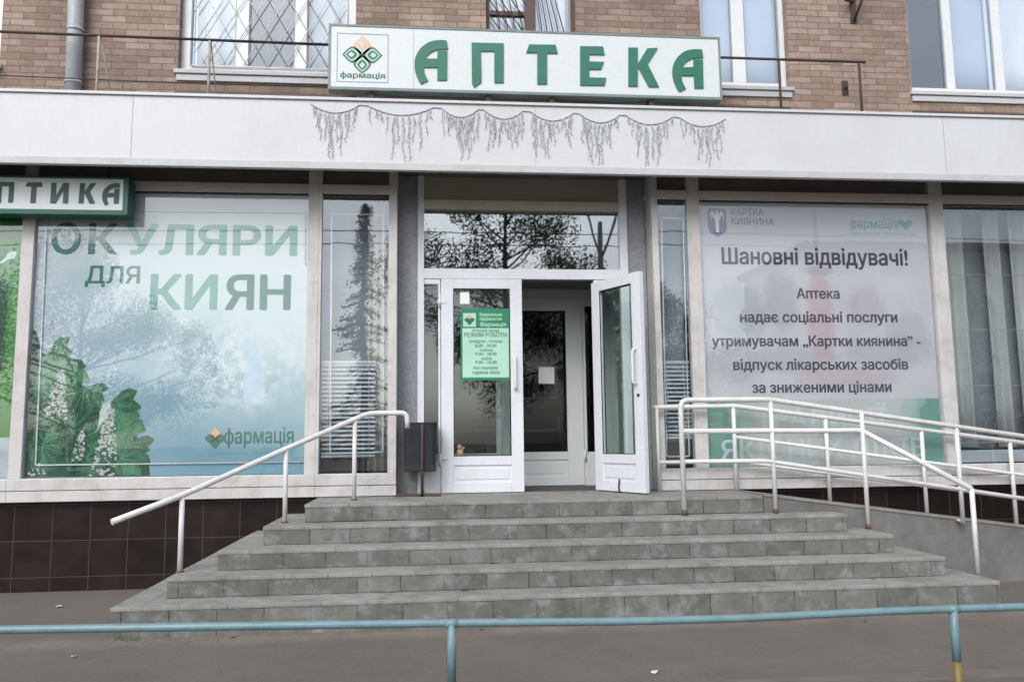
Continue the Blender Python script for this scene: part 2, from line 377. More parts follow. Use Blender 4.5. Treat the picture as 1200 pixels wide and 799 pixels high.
# ------------------------------------------------------------------ mesh helpers
class MB:
    def __init__(s): s.b = bmesh.new()
    def box(s, x0, x1, y0, y1, z0, z1, bev=0.0, rot=None):
        vs = [s.b.verts.new((x, y, z)) for x in (x0, x1) for y in (y0, y1) for z in (z0, z1)]
        fs = [s.b.faces.new([vs[i] for i in q]) for q in ((0, 1, 3, 2), (4, 6, 7, 5), (0, 4, 5, 1), (2, 3, 7, 6), (0, 2, 6, 4), (1, 5, 7, 3))]
        if bev > 0:
            es = list({e for f in fs for e in f.edges})
            r = bmesh.ops.bevel(s.b, geom=es, offset=bev, segments=2, affect='EDGES', profile=.6)
        if rot is not None:
            allv = vs if bev <= 0 else list({v for f in r['faces'] for v in f.verts})
            bmesh.ops.transform(s.b, matrix=rot, verts=[v for v in allv if v.is_valid])
        return s
    def quad(s, *p):
        s.b.faces.new([s.b.verts.new(q) for q in p]); return s
    def prism(s, pts, y0, y1):
        """outline in (x, z), given thickness from y0 (front) to y1"""
        a = [s.b.verts.new((x, y0, z)) for x, z in pts]; c = [s.b.verts.new((x, y1, z)) for x, z in pts]
        n = len(pts); s.b.faces.new(a); s.b.faces.new(list(reversed(c)))
        for i in range(n): s.b.faces.new((a[i], c[i], c[(i+1) % n], a[(i+1) % n]))
        return s
    def tube(s, pts, r, n=10, cap=True, r1=None):
        P = [Vector(p) for p in pts]; rings = []; up = None
        for i, p in enumerate(P):
            if i == 0: d = P[1]-P[0]
            elif i == len(P)-1: d = P[-1]-P[-2]
            else: d = (P[i+1]-p).normalized()+(p-P[i-1]).normalized()
            d = d.normalized() if d.length > 1e-9 else Vector((0, 0, 1))
            if up is None: up = d.orthogonal().normalized()
            else:
                up = up-d*up.dot(d); up = up.normalized() if up.length > 1e-6 else d.orthogonal().normalized()
            v = d.cross(up); rr = r if r1 is None else r+(r1-r)*i/(len(P)-1)
            rings.append([s.b.verts.new(p+(up*math.cos(2*math.pi*k/n)+v*math.sin(2*math.pi*k/n))*rr) for k in range(n)])
        for a, c in zip(rings, rings[1:]):
            for k in range(n):
                f = s.b.faces.new((a[k], a[(k+1) % n], c[(k+1) % n], c[k])); f.smooth = True
        if cap: s.b.faces.new(list(reversed(rings[0]))); s.b.faces.new(rings[-1])
        return s
    def build(s, name, m, parent=None, base=None, recalc=True):
        if recalc: bmesh.ops.recalc_face_normals(s.b, faces=s.b.faces[:])
        me = bpy.data.meshes.new(name)
        o = bpy.data.objects.new(name, me); C.objects.link(o)
        off = world_of(parent) if parent is not None else (Vector(base) if base else Vector((0, 0, 0)))
        bmesh.ops.translate(s.b, vec=-off, verts=s.b.verts[:])
        s.b.to_mesh(me); s.b.free(); me.materials.append(m)
        if parent is not None: o.parent = parent
        else: o.location = off
        return o
def world_of(o):
    v = Vector((0, 0, 0))
    while o is not None: v = v+Vector(o.location); o = o.parent
    return v
def fillet(pts, r=.05, n=5):
    P = [Vector(p) for p in pts]; out = [P[0]]
    for a, b, c in zip(P, P[1:], P[2:]):
        d1 = (a-b); d2 = (c-b); k = min(r, d1.length*.45, d2.length*.45)
        p, q = b+d1.normalized()*k, b+d2.normalized()*k
        for i in range(n+1):
            t = i/n; out.append(p*(1-t)**2+b*2*t*(1-t)+q*t*t)
    out.append(P[-1]); return out
def tag(o, label, cat, group=None, kind=None):
    if label: o['label'] = label
    if cat: o['category'] = cat
    if group: o['group'] = group
    if kind: o['kind'] = kind
    return o
def thing(name, label, cat, loc=(0, 0, 0), group=None):
    o = bpy.data.objects.new(name, None); C.objects.link(o); o.location = loc; o.empty_display_size = .2
    return tag(o, label, cat, group)
def box_part(name, m, parent, *a, bev=.004):
    return MB().box(*a, bev=bev).build(name, m, parent)
def frame_mb(x0, x1, z0, z1, y0, y1, wl, wr=None, wb=None, wt=None, bev=.004):
    wr = wl if wr is None else wr; wb = wl if wb is None else wb; wt = wl if wt is None else wt
    b = MB()
    b.box(x0, x0+wl, y0, y1, z0, z1, bev); b.box(x1-wr, x1, y0, y1, z0, z1, bev)
    b.box(x0+wl, x1-wr, y0+.002, y1-.002, z0, z0+wb, bev); b.box(x0+wl, x1-wr, y0+.002, y1-.002, z1-wt, z1, bev)
    return b
from mathutils.geometry import delaunay_2d_cdt
def glyph_loops(st):
    """closed outlines of a line of lettering, each with its fill sign"""
    cu = bpy.data.curves.new('tmp', 'FONT'); cu.body = st; cu.size = 1; cu.resolution_u = 3; cu.fill_mode = 'NONE'
    tmp = bpy.data.objects.new('tmp', cu); C.objects.link(tmp)
    dg = bpy.context.evaluated_depsgraph_get(); dg.update()
    me = bpy.data.meshes.new_from_object(tmp.evaluated_get(dg))
    bpy.data.objects.remove(tmp); bpy.data.curves.remove(cu)
    nb = {}
    for e in me.edges:
        nb.setdefault(e.vertices[0], []).append(e.vertices[1]); nb.setdefault(e.vertices[1], []).append(e.vertices[0])
    co = [(v.co.x, v.co.y) for v in me.vertices]; seen = set(); loops = []
    for v0 in sorted(nb):
        if v0 in seen: continue
        lp = [v0]; seen.add(v0); nxt = v0+1 if v0+1 in nb[v0] else nb[v0][0]
        while nxt not in seen:
            lp.append(nxt); seen.add(nxt)
            c_ = [q for q in nb[nxt] if q not in seen]
            if not c_: break
            nxt = c_[0]
        if len(lp) > 2: loops.append([co[i] for i in lp])
    bpy.data.meshes.remove(me)
    area = lambda P: sum(a[0]*b[1]-b[0]*a[1] for a, b in zip(P, P[1:]+P[:1]))/2
    out = []
    for P in loops:
        par = [Q for Q in loops if Q is not P and sum(wind(p, Q) != 0 for p in P) > .9*len(P)]
        top = max(par, key=lambda Q: abs(area(Q))) if par else P
        out.append((P, 1 if area(top) > 0 else -1))
    return out
def wind(p, P):
    w_ = 0; x, y = p
    for (ax, ay), (bx, by) in zip(P, P[1:]+P[:1]):
        if (ay > y) != (by > y) and x < (bx-ax)*(y-ay)/(by-ay)+ax: w_ += 1 if by > ay else -1
    return w_
def text(name, st, x0, x1, zb, size, y, m, parent, bold=.012, ext=.0006):
    """flat printed lettering; bold = the union of slightly shifted outlines"""
    lps = glyph_loops(st)
    xs = [p[0] for P, _ in lps for p in P]; a, b_ = min(xs)-bold, max(xs)+bold
    k = (x1-x0)/(b_-a); off = world_of(parent); bm = bmesh.new()
    sh_ = [(0, 0)] if bold <= 0 else [(-bold, 0), (bold, 0), (0, bold*.7), (0, -bold*.7), (-bold*.7, bold*.5), (bold*.7, bold*.5), (-bold*.7, -bold*.5), (bold*.7, -bold*.5)]
    # clusters of outlines whose spans overlap (one letter at a time)
    lps.sort(key=lambda q: min(p[0] for p in q[0])); cl_ = []; right = -1e9
    for q in lps:
        l_ = min(p[0] for p in q[0]); r_ = max(p[0] for p in q[0])
        if l_ > right+2*bold: cl_.append([])
        cl_[-1].append(q); right = max(right, r_)
    for grp in cl_:
        L_ = [([(p[0]+dx, p[1]+dz) for p in P], sg) for P, sg in grp for dx, dz in sh_]
        vs = []; es = []
        for P, _ in L_:
            n0 = len(vs); vs += [Vector(p) for p in P]; es += [(n0+i, n0+(i+1) % len(P)) for i in range(len(P))]
        V, _e, F, *_ = delaunay_2d_cdt(vs, es, [], 0, 1e-6)
        bb = [(min(p[0] for p in P), max(p[0] for p in P), min(p[1] for p in P), max(p[1] for p in P), P, sg) for P, sg in L_]
        bv = {}
        for f in F:
            c = sum((V[i] for i in f), Vector((0, 0)))/len(f); t_ = {}
            cover = False
            for d_ in range(len(sh_)):
                if sum(wind((c.x, c.y), q[4])*q[5] for q in bb[d_::len(sh_)] if q[0] <= c.x <= q[1] and q[2] <= c.y <= q[3]) != 0: cover = True; break
            if cover:
                for i in f:
                    if i not in bv: bv[i] = bm.verts.new(Vector((x0+(V[i].x-a)*k, y-ext, zb+V[i].y*size))-off)
                try: bm.faces.new([bv[i] for i in f])
                except ValueError: pass
    me = bpy.data.meshes.new(name); bm.to_mesh(me); bm.free(); me.materials.append(m)
    o = bpy.data.objects.new(name, me); C.objects.link(o); o.parent = parent; return o

# ------------------------------------------------------------------ setting: ground, kerb
ZP = 0.814
g = MB()
def sheet(x0, x1, y0, y1, z): return MB().quad((x0, y0, z), (x1, y0, z), (x1, y1, z), (x0, y1, z))
tag(sheet(-200, 200, -200, 200, 0).build('ground', M['asphalt']), None, None, kind='structure')
kb = MB().box(.9, 12, -3.64, -3.51, -.1, .012, .006)
tag(kb.build('kerb', M['kerb']), None, None, kind='structure')
tag(MB().box(.9, 12, -3.508, -3.49, -.1, .004).build('kerb_joint', M['kerb_gap']), None, None, kind='structure')

# ------------------------------------------------------------------ building
bld = thing('apartment_building', 'brown brick apartment building with a glazed shop floor under a white canopy', 'building', (0, .35, 0))
WT = .36
wb = MB()
wins = [(-5.9, -4.235), (-2.545, -.795), (.545, 1.495), (2.845, 3.81), (5.185, 7.06), (8.6, 10.0)]
ZS, ZT = 5.03, 6.75
wb.box(-10, 13, 0, WT, 4.12, ZS); wb.box(-10, 13, 0, WT, ZT, 9.2)
xs = [-10]+[v for w_ in wins for v in w_]+[13]
for i in range(0, len(xs), 2): wb.box(xs[i], xs[i+1], 0, WT, ZS, ZT)
wb.box(-10, -6.75, 0, WT, .82, 4.12); wb.box(8.15, 13, 0, WT, .82, 4.12)
wb.build('wall', M['brick'], bld)
# dark tiled plinth under the shop windows
pl = MB(); pl.box(-10, -.36, .05, .34, 0, .82); pl.box(2.21, 13, .05, .34, 0, .82); pl.build('plinth', M['tile'], bld)
# dark strips laid on the brick: the recessed slot's dark put into colour
for x0, x1 in ((-2.56, -.78), (2.83, 3.80), (5.17, 7.08)):
    MB().box(x0, x1, -.018, .0, 4.70, 4.82).build('under_sill_slot_strip', M['brown_frame'], bld)

# canopy
can = MB().box(-9.5, 12.5, -.5, -.42, 3.895, 4.556, .006).build('canopy', M['fascia'], bld)
MB().box(-9.5, 12.5, -.512, -.4985, 3.885, 3.955, .004).build('edge_trim', M['fascia_trim'], can)
MB().box(-9.5, 12.5, -.52, -.35, 4.557, 4.585, .004).build('top_flashing', M['fascia'], can)
MB().box(-9.5, 12.5, -.42, .9, 4.075, 4.118).build('soffit', M['soffit'], can)
MB().box(-9.5, 12.5, -.42, -.002, 4.42, 4.50).build('roof_slab', M['concrete'], can)
for x in (-6.5, -2.78, .98, 5.17, 9.0): MB().box(x, x+.004, -.5022, -.4995, 3.957, 4.555).build('panel_seam', M['grey_line'], can)

# shop windows : (x0, x1 of the glass), posts between them
GZ0, GZ1 = 1.035, 3.79
def shop_window(x0, x1, left, right, label=None, gm='glass'):
    """left/right: outer faces of the posts this bay owns"""
    f = MB()
    if left is not None: f.box(left, x0, -.03, .07, 1.03, 4.07, .005)
    if right is not None: f.box(x1, right, -.03, .07, 1.03, 4.07, .005)
    f.box(x0, x1, -.026, .066, 1.0, GZ0, .004)
    a = left if left is not None else x0; b = right if right is not None else x1
    o = f.build('shop_window', M['old_white_paint'], bld)
    h = MB().box(x0, x1, -.034, .074, GZ1, 3.885, .004); h.build('head_bar', M['beige_paint'], o)
    MB().box(x0, x1, .02, .05, 3.885, 4.073).build('head_panel', M['soffit'], o)
    s = MB(); s.box(a, b, -.045, .05, .925, 1.03, .006); s.box(a, b, -.038, .05, .82, .920, .006)
    s.build('sill', M['old_white_paint'], o)
    MB().box(x0-.003, x1+.003, .004, .010, GZ0-.003, GZ1+.003).build('pane', M[gm], o)
    MB().box(x0, x1, -.008, .003, GZ1-.012, GZ1).build('gasket', M['black'], o)
    if label: o['label'] = label
    return o
shop_window(-6.6, -3.92, -6.72, None)
shop_window(-3.805, -1.235, -3.92, -1.13)
shop_window(-1.10, -.445, -1.13, -.362, gm='far_glass')
shop_window(2.30, 2.61, 2.235, 2.63, gm='far_glass')
shop_window(2.745, 5.265, 2.63, 5.27)
far = shop_window(5.42, 7.98, 5.27, 8.12, gm='far_glass')

# pillars beside the entrance
MB().box(-.362, -.166, .235, .6, .6, 4.07, .004).build('pillar', M['granite'], bld)
MB().box(2.034, 2.232, .235, .6, .6, 4.07, .004).build('pillar', M['granite'], bld)
# returns that close the window boxes towards the pillars
MB().box(-.372, -.362, .07, .24, .82, 4.07).build('window_return', M['beige_paint'], bld)
MB().box(2.236, 2.246, .07, .24, .82, 4.07).build('window_return', M['beige_paint'], bld)

# entrance frame
ef = MB()
ef.box(-.164, -.098, .2, .29, ZP, 4.07, .004); ef.box(1.948, 2.032, .2, .29, ZP, 4.07, .004)
ef.box(-.098, 1.948, .205, .285, 2.985, 3.09, .004)
ent = ef.build('entrance_frame', M['door_paint'], bld)
MB().box(-.098, 1.948, .202, .288, 3.715, 3.815, .004).build('head_bar', M['beige_paint'], ent)
MB().box(-.098, 1.948, .235, .26, 3.815, 4.07).build('head_panel', M['brown_panel'], ent)
MB().box(-.1, 1.95, .24, .248, 3.088, 3.717).build('transom_pane', M['transom_glass'], ent)
for x0, x1 in ((-.098, .068), (1.66, 1.948)):
    sf = MB(); sf.box(x0, x1, .215, .275, ZP, 1.13, .004); sf.box(x0, x1, .2155, .2745, 2.93, 2.985, .003); sf.box(x1-.022 if x0 < 0 else x0, x1 if x0 < 0 else x0+.03, .216, .274, 1.13, 2.93, .003)
    sd = sf.build('sidelight', M['door_paint'], ent)
    MB().box(x0-.002, x1+.002, .24, .248, 1.128, 2.932).build('pane', M['door_glass'], sd)

def door_leaf(name, W, H, m, parent, loc, rotz, handle_x, side, depth=.055, gz=(.36, .1), st=.125, gm='door_glass'):
    """leaf in its own axes: x along the width from the hinge, y depth, z up from 0"""
    R = Matrix.Translation(Vector(loc)) @ Matrix.Rotation(rotz, 4, 'Z')
    def put(mb, nm, mt, par):
        bmesh.ops.transform(mb.b, matrix=R, verts=mb.b.verts[:]); return mb.build(nm, mt, par)
    f = MB(); d = depth/2
    f.box(0, st, -d, d, 0, H, .005); f.box(W-st, W, -d, d, 0, H, .005)
    f.box(st, W-st, -d+.002, d-.002, 0, .1, .004); f.box(st, W-st, -d+.002, d-.002, gz[0]-.09, gz[0], .004); f.box(st, W-st, -d+.002, d-.002, H-gz[1], H, .004)
    o = put(f, name, m, parent)
    p = MB(); p.box(st-.002, W-st+.002, -d+.014, d-.014, .098, gz[0]-.088); p.box(st+.03, W-st-.03, -d+.008, d-.008, .13, gz[0]-.12, .004); put(p, 'kick_panel', m, o)
    put(MB().box(st-.003, W-st+.003, -.004, .004, gz[0]-.003, H-gz[1]+.003), 'pane', M[gm], o)
    gk = MB()
    for y in (-d+.004, d-.012):
        gk.box(st, st+.008, y, y+.008, gz[0], H-gz[1]); gk.box(W-st-.008, W-st, y, y+.008, gz[0], H-gz[1])
        gk.box(st+.008, W-st-.008, y, y+.008, gz[0], gz[0]+.008); gk.box(st+.008, W-st-.008, y, y+.008, H-gz[1]-.008, H-gz[1])
    put(gk, 'gasket', M['black'], o)
    for sgn in side:
        y = sgn*(d+.05)
        hb = MB().tube(fillet([(handle_x, sgn*d*.9, 1.035), (handle_x, y, 1.035), (handle_x, y, 1.36), (handle_x, sgn*d*.9, 1.36)], .035, 4), .0125, 10)
        put(hb, 'handle', M['pvc'], o)
    return o, put
dl, putl = door_leaf('door', .832, 2.165, M['door_paint'], bld, (.074, .232, ZP+.005), 0, .75, (-1,))
for z in (.33, 1.93):
    hb = MB(); hb.tube([(-.012, -.03, z-.06), (-.012, -.03, z+.06)], .014, 8); hb.box(-.035, .055, -.034, -.027, z-.022, z+.022, .003)
    putl(hb, 'hinge', M['pvc'], dl)
putl(MB().tube([(.005, -.03, 0.33), (.062, -.034, .33)], .008, 8), 'hinge_arm', M['steel'], dl)
ang = math.atan2(-.72, .375)
dr, putr = door_leaf('door', .742, 2.115, M['door_paint'], bld, (1.652, .205, ZP+.012), ang, .668, (1, -1))
dr['label'] = 'open entrance door leaf swung out to the right'
kh = MB(); kh.tube([(.685, -.034, .92), (.685, .034, .92)], .017, 10); putr(kh, 'lock', M['black'], dr)
putr(MB().tube([(.38, -.034, .12), (.37, -.036, .03), (.385, -.036, -.006)], .009, 6), 'door_stop', M['dark_iron'], dr)

# vestibule behind the doors
v = MB()
v.box(-.40, -.30, .30, 1.2, ZP-.1, 3.1); v.box(2.10, 2.20, .61, 1.2, ZP-.1, 3.1); v.box(-.30, 2.10, .29, 1.2, 3.06, 3.1)
v.build('vestibule_wall', M['vestibule'], bld)
MB().box(-.30, 2.10, .29, 1.6, 3.105, 3.115).build('vestibule_ceiling', M['soffit'], bld)
MB().box(-.35, 2.15, .285, 5.2, ZP-.06, ZP+.003).build('vestibule_floor', M['mat'], bld)
ip = MB()
ip.box(-.30, -.12, 1.15, 1.22, ZP+.003, 3.06, .004); ip.box(1.92, 2.10, 1.15, 1.22, ZP+.003, 3.06, .004)
ip.box(-.12, 1.92, 1.152, 1.218, 2.86, 2.955, .004); ip.box(-.12, 1.92, 1.16, 1.21, 2.957, 3.06, .004); ip.box(.70, .76, 1.15, 1.22, ZP+.003, 2.86, .004); ip.box(1.70, 1.735, 1.153, 1.217, ZP+.003, 2.86, .004)
ip.box(1.735, 1.92, 1.154, 1.216, ZP+.003, 1.19, .004); ip.box(-.12, .70, 1.154, 1.216, ZP+.003, 1.19, .004)
inner = ip.build('inner_screen', M['inner_paint'], bld)
MB().box(1.733, 1.922, 1.18, 1.188, 1.188, 2.862).build('pane', M['inner_glass'], inner)
pn = MB(); pn.box(-.122, .702, 1.18, 1.188, 1.188, 2.862)
pn.build('pane', M['inner_glass'], inner)
di, puti = door_leaf('inner_door', .932, 2.04, M['inner_paint'], bld, (.764, 1.172, ZP+.008), 0, .1, (), gz=(.375, .06), st=.19, gm='inner_glass')
hb = MB(); hb.tube([(.94, -.035, .27), (.94, -.035, .39)], .013, 8); puti(hb, 'hinge', M['inner_paint'], di)
# dim shop behind everything
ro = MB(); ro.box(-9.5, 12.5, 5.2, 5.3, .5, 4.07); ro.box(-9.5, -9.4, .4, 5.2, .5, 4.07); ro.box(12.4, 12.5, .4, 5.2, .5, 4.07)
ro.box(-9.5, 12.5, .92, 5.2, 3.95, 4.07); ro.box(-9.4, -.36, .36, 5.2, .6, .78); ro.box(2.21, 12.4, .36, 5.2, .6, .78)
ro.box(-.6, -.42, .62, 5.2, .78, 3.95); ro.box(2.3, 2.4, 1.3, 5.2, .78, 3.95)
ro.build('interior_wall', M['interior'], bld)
sh = MB()
for z in (1.0, 1.45, 1.9, 2.35): sh.box(.2, 1.9, 3.6, 3.95, z, z+.03)
sh.box(.2, .23, 3.6, 3.95, ZP+.003, 2.5); sh.box(1.87, 1.9, 3.6, 3.95, ZP+.003, 2.5)
sh_t = thing('display_shelf', 'dim display shelf deep inside the shop beyond the inner door', 'shelf', (1.05, 3.8, ZP))
sh.build('shelf_rack', M['inner_paint'], sh_t)
for i in range(26):
    x = .27+rnd.random()*1.5; z = rnd.choice((1.03, 1.48, 1.93)); h = .12+rnd.random()*.18; wd = .05+rnd.random()*.05
    tag(MB().box(x, x+wd, 3.62+rnd.random()*.05, 3.75, z, z+h, .003).build('carton', rnd.choice([M['paper'], M['sched_green'], M['teal_pale'], M['orange'], M['text_purple']]), base=(x, 3.7, z)),
        'small packaged carton standing on the dim shelf inside the shop', 'carton', 'cartons on the shelf inside')

# upper windows
def upper_window(x0, x1, mull, fm, sillm, lw=.085, trans=None, sill=True, gl='upper_glass'):
    f = frame_mb(x0, x1, ZS, ZT, .09, .16, lw, wb=.1, wt=.09)
    for a, b in mull: f.box(a, b, .094, .156, ZS+.1, ZT-.09, .004)
    if trans:
        for a, b, z in trans: f.box(a, b, .096, .154, z, z+.05, .004)
    o = f.build('window', fm, bld)
    MB().box(x0+.04, x1-.04, .125, .131, ZS+.06, ZT-.05).build('pane', M[gl], o)
    ed = [x0+lw]+[v for m_ in mull for v in m_]+[x1-lw]
    gk = MB()
    for a, b in zip(ed[::2], ed[1::2]):
        gk.box(a, a+.012, .11, .12, ZS+.1, ZT-.09); gk.box(b-.012, b, .11, .12, ZS+.1, ZT-.09); gk.box(a+.012, b-.012, .11, .12, ZS+.1, ZS+.112)
    gk.build('gasket', M['grey_line'], o)
    if sill:
        s = MB().box(x0-.03, x1+.03, -.04, .09, ZS-.03, ZS+.012, .006); s.box(x0-.01, x1+.01, -.022, .0, ZS-.10, ZS-.035, .006)
        s.build('sill', sillm, o)
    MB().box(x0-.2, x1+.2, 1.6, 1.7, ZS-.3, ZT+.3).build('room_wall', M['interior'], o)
    return o
def curtain(name, x0, x1, z0, z1, y, amp, wl, m, label, group=None, skew=0):
    b = MB(); n = max(12, int((x1-x0)/wl*10)); rows = 4
    grid = []
    for j in range(rows+1):
        t = j/rows; row = []
        for i in range(n+1):
            x = x0+(x1-x0)*i/n
            row.append(b.b.verts.new((x+skew*(1-t), y+amp*math.sin(2*math.pi*x/wl+.7*math.sin(x*3.1))*(1-.35*t)+.3*amp*math.sin(x*17), z0+(z1-z0)*t)))
        grid.append(row)
    for j in range(rows):
        for i in range(n):
            f = b.b.faces.new((grid[j][i], grid[j][i+1], grid[j+1][i+1], grid[j+1][i])); f.smooth = True
    o = b.build(name, m, base=((x0+x1)/2, y, z0), recalc=False)
    md = o.modifiers.new('cloth_thickness', 'SOLIDIFY'); md.thickness = .004
    return tag(o, label, 'curtain' if name == 'curtain' else 'blind', group)
upper_window(-5.9, -4.235, [(-5.12, -5.0)], M['pvc'], M['fascia_trim'])
w1 = upper_window(-2.545, -.795, [(-2.01, -1.885), (-1.42, -1.30)], M['pvc'], M['fascia_trim'], .09, gl='far_glass')
w2 = upper_window(.545, 1.495, [(.965, 1.075)], M['brown_frame'], M['brown_frame'], .04, [(.585, .965, 5.80)])
w3 = upper_window(2.845, 3.81, [(3.225, 3.365)], M['pvc'], M['fascia_trim'], .05)
w4 = upper_window(5.185, 7.06, [(5.665, 5.76), (6.245, 6.35)], M['pvc'], M['fascia_trim'], .06)
upper_window(8.6, 10.0, [(9.25, 9.35)], M['pvc'], M['fascia_trim'])
# diamond lattice outside the first window
lt = MB(); dx, dz = .205, .36
def clip(p, q, x0, x1, z0, z1):
    t0, t1 = 0., 1.; d = (q[0]-p[0], q[1]-p[1])
    for pp, qq in ((-d[0], p[0]-x0), (d[0], x1-p[0]), (-d[1], p[1]-z0), (d[1], z1-p[1])):
        if abs(pp) < 1e-9:
            if qq < 0: return None
        else:
            r = qq/pp
            if pp < 0: t0 = max(t0, r)
            else: t1 = min(t1, r)
    if t0 >= t1: return None
    return (p[0]+d[0]*t0, p[1]+d[1]*t0), (p[0]+d[0]*t1, p[1]+d[1]*t1)
for k in range(-18, 26):
    for sg in (1, -1):
        p = (-2.6+k*dx, ZS if sg > 0 else ZT); q = (p[0]+(ZT-ZS)/dz*dx, ZT if sg > 0 else ZS)
        r = clip(p, q, -2.43, -.9, ZS+.11, ZT-.1)
        if r: lt.tube([(r[0][0], .07 if sg > 0 else .083, r[0][1]), (r[1][0], .07 if sg > 0 else .083, r[1][1])], .005, 6)
lt.tube([(-2.44, .076, ZS+.1), (-2.44, .076, ZT-.1), (-.89, .076, ZT-.1), (-.89, .076, ZS+.1), (-2.44, .076, ZS+.1)], .008, 6)
lt.build('diamond_grille', M['lattice'], w1)
# sunburst bars of the brown window
sb = MB()
for cx, x0, x1, spread in ((.60, .585, .965, (-.1, .05, .2, .36)), (1.0, 1.075, 1.455, (.05, .12, .2, .28, .36))):
    for i, s_ in enumerate(spread):
        r = clip((cx+s_*.3, 6.7), (cx+s_*.3+.20+i*.055, ZS), x0, x1, ZS+.1, ZT-.1)
        if r: sb.tube([(r[0][0], .075, r[0][1]), (r[1][0], .075, r[1][1])], .006, 6)
for i in range(5):
    r = clip((.45+i*.12, 5.98), (.75+i*.12, 5.55), .585, .965, ZS+.1, ZT-.1)
    if r: sb.tube([(r[0][0], .075, r[0][1]), (r[1][0], .075, r[1][1])], .006, 6)
sb.build('sunburst_grille', M['dark_iron'], w2)
curtain('curtain', -2.43, -2.02, ZS+.06, ZT, .24, .02, .2, M['net2'], 'white net curtain behind the left pane of the diamond lattice window')
curtain('curtain', -1.29, -.88, ZS+.06, ZT, .24, .02, .2, M['net2'], 'white net curtain behind the right pane of the diamond lattice window')
curtain('curtain', -2.02, -1.29, ZS+.06, ZT, .5, .03, .25, M['dark_cloth'], 'dim grey curtain behind the middle pane of the diamond lattice window')
curtain('curtain', .57, 1.47, ZS+.06, ZT, .26, .025, .11, M['net'], 'pale pleated curtain in the brown framed window above the sign')
curtain('pane_backing_sheet', 2.88, 3.78, ZS+.06, ZT, .22, .003, .5, M['bluish_blind'], 'pale blue roller blind behind the window at the right end of the long sign')
curtain('pane_backing_sheet', 5.76, 6.25, ZS+.05, ZT, .22, .003, .5, M['bluish_blind'], 'pale blue blind with sky reflection in its colour behind the middle pane of the upper right window')  # blue of the sky reflected in this window is put into the cloth
curtain('pane_backing_sheet', 6.35, 7.0, ZS+.05, ZT, .22, .003, .5, M['net'], 'whitish blind behind the last pane of the upper right window')

# ------------------------------------------------------------------ steps and ramp
st = thing('entrance_steps', 'five worn grey tiled steps climbing to the pharmacy door', 'steps', (1.0, -1.5, 0))
from mathutils import noise as mnoise
def worn(mb, seed, yf=None):
    """cuts the slab along x and wears its front lip unevenly"""
    bm = mb.b; xs_ = [v.co.x for v in bm.verts]; x = min(xs_)+.055
    ymin = min(v.co.y for v in bm.verts); zmax = max(v.co.z for v in bm.verts)
    while x < max(xs_)-.03:
        bmesh.ops.bisect_plane(bm, geom=bm.verts[:]+bm.edges[:]+bm.faces[:], plane_co=(x, 0, 0), plane_no=(1, 0, 0)); x += .055
    for v in bm.verts:
        if v.co.y < ymin+.03:
            n = mnoise.noise(Vector((v.co.x*5.3, seed*7.1, v.co.z*3))); n2 = mnoise.noise(Vector((v.co.x*21.0, seed*3.7, 2.0)))
            v.co.y += .004*n+max(0, n2-.25)*.022
            if v.co.z > zmax-.012: v.co.z -= max(0, n2-.2)*.018+.002*abs(n)
    return mb
for i in range(1, 6):
    xl = -2.243+(5-i)*.287; xr = 4.354-(5-i)*.258; yf = -.847-(i-1)*.2806; zt = ZP-(i-1)*.15; zb = ZP-i*.15 if i < 5 else 0.0
    if i == 1:
        body = MB().box(xl, 2.95, yf, .045, zb+.002, zt-.033, .004).build('step', M['step'], st)
        b = MB(); b.box(xl-.005, 2.95, yf-.005, .045, zt-.033, zt, .008); worn(b, i); b.box(-.36, 2.21, .045, .3, zt-.03, zt-.001)
        b.build('tread', M['tread'], body)
    else:
        body = MB().box(xl, xr, yf, -.86, zb+(.002 if i < 5 else -.05), zt-.033, .004)
        body.box(xl, -1.10+.02*i, -.8595, .045, zb+(.003 if i < 5 else -.05), zt-.0335, .004)
        body = body.build('step', M['step'], st)
        t = MB(); t.box(xl-.005, xr+.005, yf-.005, -.86, zt-.033, zt, .008); worn(t, i); t.box(xl-.005, -1.09, -.8595, .045, zt-.0335, zt-.0006, .006)
        t.build('tread', M['tread'], body)
rp = thing('access_ramp', 'grey concrete wheelchair ramp sloping down to the right of the steps', 'ramp', (5.9, -.4, 0))
RX0, RX1, RS = 2.955, 8.9, .136
def rz(x): return ZP if x < RX0 else ZP-(x-RX0)*RS
MB().prism([(RX0, -.05), (RX0, ZP-.004), (RX1, rz(RX1)), (RX1, -.05)], -.852, .045).build('ramp_body', M['concrete'], rp)
MB().prism([(RX0, ZP-.003), (RX0, ZP+.012), (RX1, rz(RX1)+.016), (RX1, rz(RX1)+.001)], -.862, .03).build('ramp_surface', M['tread'], rp)

# ------------------------------------------------------------------ handrails
RR = .0235
def rail_thing(label, base, cat='handrail', name='handrail'): return thing(name, label, cat, base)
hl = rail_thing('white tubular handrail down the left side of the steps, ending in a free low tip', (-1.3, -.8, .3))
top = [(-.245, -.36, 1.46), (-.245, -.36, 1.60), (-.60, -.36, 1.60), (-1.26, -.86, 1.285), (-1.94, -1.44, .945), (-2.325, -1.80, .785)]
MB().tube(fillet(top, .07, 5), RR, 12).build('rail', M['rail_white'], hl)
for x, y, z0, z1 in ((-.72, -.45, ZP, 1.53), (-1.26, -.86, ZP-.15, 1.285), (-1.94, -1.44, ZP-.45, .945)):
    p = MB().tube([(x, y, z0-.02), (x, y, z1)], .02, 12).build('post', M['rail_white'], hl)
    MB().tube([(x, y, z0-.002), (x, y, z0+.012)], .03, 10).build('rusty_base', M['rust'], p)
